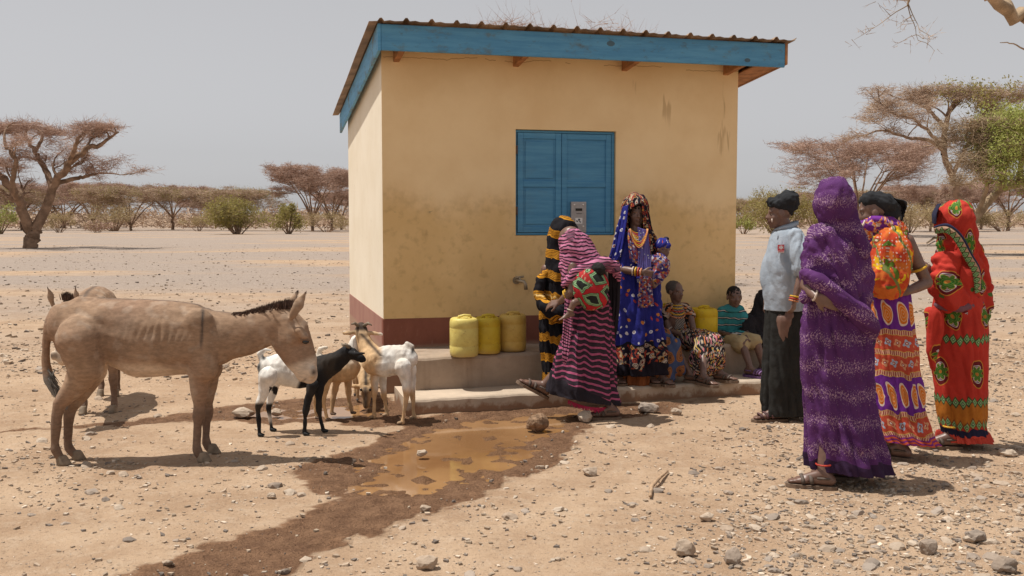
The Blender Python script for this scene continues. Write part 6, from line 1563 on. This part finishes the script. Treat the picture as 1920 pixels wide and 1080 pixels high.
sheet('knotted_end', W_.root, [(W_.p(1060,560,-.15), W_.p(1076,565,-.17)), (W_.p(1056,610,-.17), W_.p(1072,615,-.18)), (W_.p(1054,660,-.2), W_.p(1066,664,-.2)), (W_.p(1056,682,-.2), W_.p(1061,683,-.2))], MT['pink_top'], 12, 40, (.012,3), 6.)
for dz, mt in ((0,'bead_y'),(4,'bead_y')): ring(W_.root, 'bracelet', W_.p(1064-dz*.8,550+dz*.8,-.09), (-.8,.4,-.5), .033, .006, MT[mt])
m = MB()
for i in range(60):
    t = i/59; x = 1066+74*t; y = 752+13*t+6*math.sin(t*3.1); p0 = W_.p(x, y-2, -.15+.10*abs(t-.5)); p1 = W_.p(x+rnd.uniform(-1.5,1.5), y+rnd.uniform(4,8), -.15+.10*abs(t-.5)); m.tube([p0, p1], .0032, 4)
m.build('fringe', cloth('cloth_fringe', flat((.42,.03,.09), (.5,.05,.13))), W_.root)
# baby on her back
B_ = Person('baby carried in a red sling with green framed diamonds on the striped woman back', Y, (1108, 590, .8), 'baby', 'baby')
B_.head(1118, 512, .155, (-.5,.8,.1), dy=-.19); B_.torso((1110,540,-.16), (1106,565,-.16), (0,1,0), .55)
q1, q2, q3 = B_.p(1090,562,-.20), B_.p(1076,568,-.24), B_.p(1068,584,-.235); B_.prims += limb_prims([q1,q2,q3], [.032,.026,.018]); Pf, g, f, sd, u, kk = foot_prims(q3+A(0,0,-.005), (-.7,-.1,-.2), .12); B_.prims += Pf
B_.build(); hair_cap(B_.root, B_.hc, B_.Hh, B_.R, MT['hair'])
H_ = [ellip(B_.p(1107,541,-.20), (.130,.10,.150), basis((0,1,0)), 18), ellip(B_.p(1112,556,-.20), (.105,.09,.10), None, 16), ellip(B_.p(1093,528,-.18), (.07,.08,.09), None, 16)]
drape('diamond_sling', B_.root, H_, MT['diamond'], fd=((.5,0,-.85),), amp=.006, k=(12,3), uvc=B_.p(1107,541,0), seed=2, sm=4, vox=.009, R_=.2)
ring(B_.root, 'anklet', B_.p(1069,581,-.235), (-.3,0,-1), .021, .004, MT['bead_w'])
# ---- woman in amber and black at the wall
Y = 7.95; W_ = Person('woman in amber and black banded wrap bending at the wall, back turned', Y, (1040, 735, .12))
W_.head(1062, 434, .215, (.5,.8,-.3)); W_.torso((1048,520,0), (1044,610,0), (.3,.95,-.1), .95)
W_.arm((1025,505,0), (1018,560,.1), (1030,580,.3)); W_.arm((1075,505,.05), (1080,560,.15), (1070,580,.3))
W_.leg((1036,620,0), (1036,680,0), (1036,7.98,.12,(.1,1,0))); W_.leg((1056,620,0), (1056,680,0), (1056,8.0,.12,(.2,1,0))); W_.build(vox=.009)
K = W_.rows([(735,1018,1078,1.0),(690,1018,1080,1.0),(640,1016,1082,1.0),(590,1016,1082,1.0),(550,1020,1084,.9),(510,1024,1086,.8),(480,1027,1084,.7)], .82)
loft('banded_wrap', W_.root, K, MT['amber'], amp=.014, k=(2.6,1.2), seed=8.8)
c_ = W_.p(1050,520)
H_ = [ellip(W_.p(1056,434,0), (.115,.13,.125), None, 16)]+W_.chain([(1054,445,27),(1052,485,29),(1050,520,31)], .9)+W_.chain([(1064,440,24,.0),(1074,480,20,0)])
drape('headscarf', W_.root, H_, MT['amber'], fd=((.2,0,1),(.8,0,-.5)), amp=.010, k=(10,3), uvc=c_, seed=4)
H_ = W_.chain([(1024,512,8,-.03),(1014,528,10,-.05),(1010,552,9,-.08),(1020,574,13,-.12),(1044,586,14,-.15),(1066,580,10,-.14)])
drape('draped_end', W_.root, H_, MT['amber'], fd=((.5,0,-.8),), amp=.010, k=(12,3), uvc=c_, seed=6, sm=4, vox=.009)
# ---- woman in blue dotted wrap holding a baby
Y = 8.16; W_ = Person('woman in blue polka dot wrap and veil with bead necklaces, facing the camera', Y, (1195, 722, .12))
W_.head(1193, 400, .212, (.16,-.98,-.02)); W_.torso((1192,476,0), (1194,580,0), (.12,-.99,0), .95)
W_.arm((1163,448,0), (1153,503,-.02), (1203,511,-.20), ((.97,.0,-.25), (-.1,1,.1), .35, 1)); W_.arm((1222,448,0), (1240,512,.0), (1226,536,-.16), ((-.75,-.3,.35), (.2,.3,.9), .5, -1))
W_.leg((1180,600,0), (1172,660,0), (1168,8.2,.12,(-.15,-.98,0))); W_.leg((1208,600,0), (1212,660,0), (1216,8.2,.12,(.3,-.95,0))); W_.build(vox=.0062)
hair_cap(W_.root, W_.hc, W_.Hh, W_.R, MT['hair'])
K = W_.rows([(700,1146,1240,1.2),(675,1143,1241,1.2),(630,1147,1239,1.0),(580,1150,1236,1.0),(535,1153,1230,.9),(500,1158,1224,.8),(470,1160,1223,.6),(445,1164,1220,.4),(434,1172,1212,.2)], .72)
loft('dotted_wrap', W_.root, K, MT['blue'], amp=.017, k=(2.8,1.2), seed=6.2, twist=.2)
K = W_.rows([(724,1152,1228,1.1),(690,1155,1226,1.0),(650,1162,1222,.8)], .6); loft('rust_underskirt', W_.root, K, MT['rust'], nv=30, amp=.016, k=(3.4,.8), seed=1.2)
hc, HR, Hh = W_.hc, W_.R, W_.Hh
def facecut(v):
    q = (v-hc)@HR; return (q[:, 1] > -.012) & (np.abs(q[:, 0]) < .076) & (q[:, 2] < .072-.5*q[:, 0]**2*20) & (q[:, 2] > -.24)
H_ = [ellip(hc+HR@A(0,-.018,.030), (.108,.125,.135), HR, 20)]+[capsule(hc+HR@A(0,-.03,-.02), .10, hc+HR@A(0,-.03,-.16), .105, 14)]
drape('veil_hood', W_.root, H_, MT['flower'], fd=((.2,0,1),), amp=.006, k=(14,3), sm=4, vox=.008, uvc=hc, cut=facecut)
sheet('veil', W_.root, [(W_.p(1168,388,-.03), W_.p(1179,384,-.10)), (W_.p(1155,430,-.03), W_.p(1174,425,-.10)), (W_.p(1143,480,-.02), W_.p(1166,470,-.10)), (W_.p(1137,496,.0), W_.p(1160,486,-.09))], MT['veil'], 20, 50, (.012,3), 1.)
sheet('veil', W_.root, [(W_.p(1205,384,-.10), W_.p(1214,388,-.04)), (W_.p(1207,420,-.11), W_.p(1224,425,-.04)), (W_.p(1210,455,-.13), W_.p(1234,460,-.03)), (W_.p(1212,482,-.14), W_.p(1236,478,-.03))], MT['flower'], 20, 50, (.012,3), 2.)
sheet('veil_fold', W_.root, [(W_.p(1196,426,-.115), W_.p(1214,432,-.12)), (W_.p(1198,460,-.14), W_.p(1218,470,-.15)), (W_.p(1196,510,-.17), W_.p(1222,515,-.18))], cloth('cloth_violet_dots', lambda M, u, v, uv: dots_on(M, uv, M.mix(M.noise(uv, 8, 2), (.10,.09,.30), (.17,.14,.40)), .03, .28)), 18, 40, (.012,3), 3.)
sheet('hanging_cloth', W_.root, [(W_.p(1200,516,-.22), W_.p(1220,520,-.22)), (W_.p(1198,545,-.20), W_.p(1224,548,-.20)), (W_.p(1196,578,-.17), W_.p(1226,574,-.16))], MT['mixprint'], 18, 40, (.014,3), 7.)
sheet('dress_front', W_.root, [(W_.p(1178,430,-.10), W_.p(1192,440,-.11)), (W_.p(1178,455,-.135), W_.p(1204,470,-.14)), (W_.p(1182,490,-.15), W_.p(1210,500,-.15))], MT['mixprint'], 16, 30, (.008,3), 5.)
for i in range(9):
    t = i/8; m = MB(); w_ = .062+.012*t; dp = .035+.115*t; P = []
    for a in np.linspace(-1, 1, 17): P.append(W_.p(1194,432)+A(a*w_, -.085-.05*t-.022*(1-a*a), .015-dp*(1-a*a)**.8))
    m.tube(P, .0048, 6); m.build('necklace', MT[('bead_y','bead_r','bead_m','bead_y','bead_w','bead_y','bead_r','bead_y','bead_m')[i]], W_.root, smooth=True)
for x, y, d, nrm, r, mt in ((1157,489,-.012,(.35,0,1),.048,'bead_m'),(1157,493,-.012,(.35,0,1),.048,'bead_y'),(1192,509,-.17,(.95,-.3,-.1),.032,'bead_y'),(1197,510,-.18,(.95,-.3,-.1),.032,'bead_r'),(1202,511,-.195,(.95,-.3,-.1),.032,'bead_m'),(1187,508,-.155,(.95,-.3,-.1),.032,'bead_w')): ring(W_.root, 'bracelet', W_.p(x,y,d), nrm, r, .0065, MT[mt])
B_ = Person('baby with blue dotted headscarf held at the chest of the woman in blue', Y, (1242, 530, 1.0), 'baby', 'baby')
B_.head(1244, 467, .150, (.55,-.72,-.25), dy=-.10); B_.torso((1238,500,-.10), (1232,520,-.12), (.4,-.9,0), .48); B_.build()
q_ = B_.hc; H_ = [ellip(q_+B_.R@(A(0,-.12,.20)*.15), A(.37,.42,.36)*.158, B_.R, 16)]
drape('headscarf', B_.root, H_, MT['veil'], fd=((.7,0,.7),), amp=.005, k=(20,5), sm=3, vox=.006); m = MB(); m.ball(B_.p(1249,448,-.06), (.025,.022,.02)); m.build('scarf_knot', MT['navy'], B_.root, smooth=True)
H_ = [ellip(B_.p(1238,500,-.12), (.078,.078,.115), None, 16), ellip(B_.p(1230,518,-.14), (.075,.07,.065), None, 16), ellip(B_.p(1228,490,-.13), (.05,.05,.06), None, 14)]
drape('baby_wrap', B_.root, H_, MT['mixprint'], fd=((.3,0,1),), amp=.008, k=(16,4), uvc=B_.p(1238,500), sm=4, vox=.008)
# ---- sitting person half hidden behind the blue woman
Y = 8.62; W_ = Person('seated person in blue skirt printed with brown circles behind the blue woman', Y, (1230, 640, BENCH))
W_.head(1207, 556, .19, (.3,-.95,0)); W_.torso((1208,600,.05), (1214,632,.1), (.4,-.9,0), .8)
W_.leg((1222,634,0), (1262,650,-.33), (1296,8.22,.12,(.85,-.5,0)), .8, .2); W_.leg((1212,634,0), (1232,655,-.36), (1240,8.1,.12,(.5,-.85,0)), .8, .2); W_.build(); hair_cap(W_.root, W_.hc, W_.Hh, W_.R, MT['hair'])
H_ = W_.chain([(1208,630,24,.08),(1236,638,24,-.2),(1256,650,20,-.36)])+W_.chain([(1256,652,19,-.36),(1262,680,20,-.40),(1272,690,14,-.42)])+W_.chain([(1234,650,20,-.36),(1232,700,22,-.44)])+W_.chain([(1250,670,22,-.36),(1246,704,20,-.44)])
drape('circle_skirt', W_.root, H_, MT['circles'], fd=((.1,0,1),(.5,-.3,-.6)), amp=.013, k=(11,3), seed=3, uvfn=lambda v: np.stack([v[:,0], v[:,2]-.9*v[:,1]], 1))
drape('dark_top', W_.root, W_.chain([(1206,588,20,.05),(1210,622,22,.08)]), MT['navy'], fd=((0,0,1),), amp=.006, k=(14,3))
# ---- seated girl
Y = 8.70; W_ = Person('seated girl in black and white patterned dress with yellow bead necklaces', Y, (1280, 640, BENCH))
W_.head(1267, 547, .185, (.60,-.80,-.02)); W_.torso((1268,596,.02), (1278,632,.06), (.45,-.9,0), .72, (1268,570,0))
W_.arm((1246,586,.02), (1254,620,-.04), (1296,634,-.26), ((.9,-.3,-.25), (0,.2,-1), .35, 1), .72, .13); W_.arm((1292,582,0), (1300,616,-.06), (1306,638,-.26), ((-.2,-.8,-.4), (0,.3,-1), .4, -1), .72, .13)
W_.leg((1274,634,0), (1318,648,-.40), (1320,8.08,.12,(.55,-.84,0)), .75, .2); W_.leg((1290,632,.02), (1340,644,-.36), (1350,8.28,.12,(.85,-.5,0)), .75, .2); W_.build(vox=.006)
q_ = W_.hc; drape('head_scarf', W_.root, [ellip(q_+W_.R@(A(0,-.14,.17)*.185), A(.365,.42,.36)*.187, W_.R, 16)], MT['scarf'], fd=((.6,0,.8),), amp=.004, k=(22,5), sm=2, vox=.007)
H_ = W_.chain([(1269,584,20,.02),(1272,608,20,.03),(1278,630,22,.05)], .8)+W_.chain([(1258,580,13,.02),(1246,594,12,.02)])+W_.chain([(1282,578,12,.02),(1294,592,11,.0)])
drape('bodice', W_.root, H_, MT['bodice'], fd=((.1,0,1),(.8,0,.3)), amp=.006, k=(13,4), uvc=W_.p(1272,600), sm=4, vox=.009, R_=.10)
H_ = W_.chain([(1272,634,20,.02),(1300,640,19,-.24),(1320,648,16,-.40)])+W_.chain([(1290,632,20,.04),(1318,636,18,-.2),(1342,643,15,-.37)])+W_.chain([(1318,650,16,-.40),(1312,680,19,-.46),(1312,696,17,-.48)])+W_.chain([(1342,646,14,-.37),(1344,672,15,-.42),(1346,684,11,-.43)])+W_.chain([(1328,650,16,-.38),(1328,690,16,-.45)])
drape('dress_skirt', W_.root, H_, MT['dress'], fd=((.1,0,1),(.8,-.3,-.4)), amp=.011, k=(12,3), seed=4, uvfn=lambda v: np.stack([v[:,0], v[:,2]-.9*v[:,1]], 1))
for i, mt in enumerate(('bead_y','bead_y','bead_r','bead_y','bead_m')):
    m = MB(); P = []; R_ = .040+.007*i
    for a in np.linspace(-2.6, 2.6, 21): P.append(W_.p(1269,573-1+i*1.5,-.01)+A(math.sin(a)*R_, -math.cos(a)*(R_+.006*i)-.008, -.013*i*(math.cos(a)*.5+.5)-.006*i))
    m.tube(P, .0058, 6); m.build('necklace', MT[mt], W_.root, smooth=True)
ring(W_.root, 'bracelet', W_.p(1255,618,-.04), (.6,-.3,-.6), .031, .005, MT['bead_w'])
# ---- seated boy
Y = 8.95; W_ = Person('seated boy in teal striped polo shirt and khaki shorts', Y, (1375, 640, BENCH))
W_.head(1377, 557, .190, (.12,-.99,-.03)); W_.torso((1370,604,.02), (1366,632,.05), (.25,-.96,0), .72, (1374,580,0))
W_.arm((1345,590,.02), (1347,624,-.03), (1386,633,-.28), ((.85,-.4,.0), (0,.2,-1), .5, 1), .72, .13); W_.arm((1394,590,.0), (1402,622,-.06), (1400,634,-.28), ((-.5,-.7,-.1), (0,.3,-1), .5, -1), .72, .13)
cr = plain('purple_clogs', (.17,.09,.22), .6, .3, 20)
W_.leg((1362,636,0), (1392,645,-.32), (1408,8.52,.12,(.75,-.65,0)), .75, .2, mat_sole=cr, mat_strap=cr, name='clog', straps=((.15,.7),(.12,.85),(.09,.95),(.06,1.0))); W_.leg((1376,634,.02), (1418,640,-.30), (1432,8.62,.12,(.6,-.8,0)), .75, .2, mat_sole=cr, mat_strap=cr, name='clog', straps=((.15,.7),(.12,.85),(.09,.95),(.06,1.0))); W_.build(vox=.006)
hair_cap(W_.root, W_.hc, W_.Hh, W_.R, MT['hair'], 1.03)
H_ = W_.chain([(1369,592,23,.02),(1367,614,22,.03),(1364,632,22,.05)], .8)+W_.chain([(1356,586,13,.02),(1345,600,13,.02),(1343,612,13,.0)])+W_.chain([(1384,584,12,.01),(1396,600,12,-.01),(1399,610,12,-.03)])
drape('polo_shirt', W_.root, H_, MT['polo'], fd=((.2,0,1),(.8,0,.4)), amp=.006, k=(13,4), uvc=W_.p(1369,605), sm=4, vox=.009, R_=.12)
m = MB(); P = [W_.p(1373,578,-.01)+A(math.sin(a)*.062, -math.cos(a)*.055, -.022*(math.cos(a)*.5+.5)) for a in np.linspace(-2.9, 2.9, 19)]; m.tube(P, .014, 8); m.build('collar', cloth('cloth_teal', flat((.04,.21,.23), (.06,.28,.29))), W_.root, smooth=True)
H_ = W_.chain([(1362,636,19,.03),(1374,640,18,-.14)])+W_.chain([(1376,634,17,.04),(1390,637,16,-.12)]); drape('shorts_upper', W_.root, H_, MT['polo'], fd=((.5,-.5,0),), amp=.006, k=(13,4), sm=3, vox=.009)
H_ = W_.chain([(1372,641,17,-.14),(1389,646,17,-.29)])+W_.chain([(1392,637,15,-.10),(1413,641,16,-.27)]); drape('shorts', W_.root, H_, MT['khaki'], fd=((.5,-.5,0),), amp=.007, k=(13,4), sm=3, vox=.009)
# ---- person in black behind the grey shirt woman
Y = 9.0; W_ = Person('seated person in black at the right end of the bench, mostly hidden', Y, (1420, 640, BENCH))
W_.head(1431, 572, .19, (.75,-.6,0)); W_.torso((1420,606,0), (1415,632,0), (.7,-.7,0), .75); W_.leg((1418,636,0), (1446,645,-.2), (1452,8.7,.12,(.6,-.8,0)), .75, .2); W_.leg((1424,636,0), (1452,645,-.1), (1460,8.75,.12,(.6,-.8,0)), .75, .2); W_.build(vox=.009)
H_ = [ellip(W_.p(1431,566), (.085,.095,.10), None, 14)]+W_.chain([(1430,580,16),(1424,600,24),(1412,630,26)], .9)+W_.chain([(1405,605,14,-.08),(1400,632,15,-.12),(1425,640,16,-.22),(1442,648,16,-.25)])
drape('black_wrap', W_.root, H_, cloth('cloth_black_speckled', lambda M, u, v, uv: M.mix((M.noise(uv, 150, 2) > .66)*.6, M.mix(M.noise(uv, 7, 3), (.012,.011,.013), (.03,.027,.03)), (.16,.10,.12))), fd=((.4,0,-.9),), amp=.010, k=(12,3))
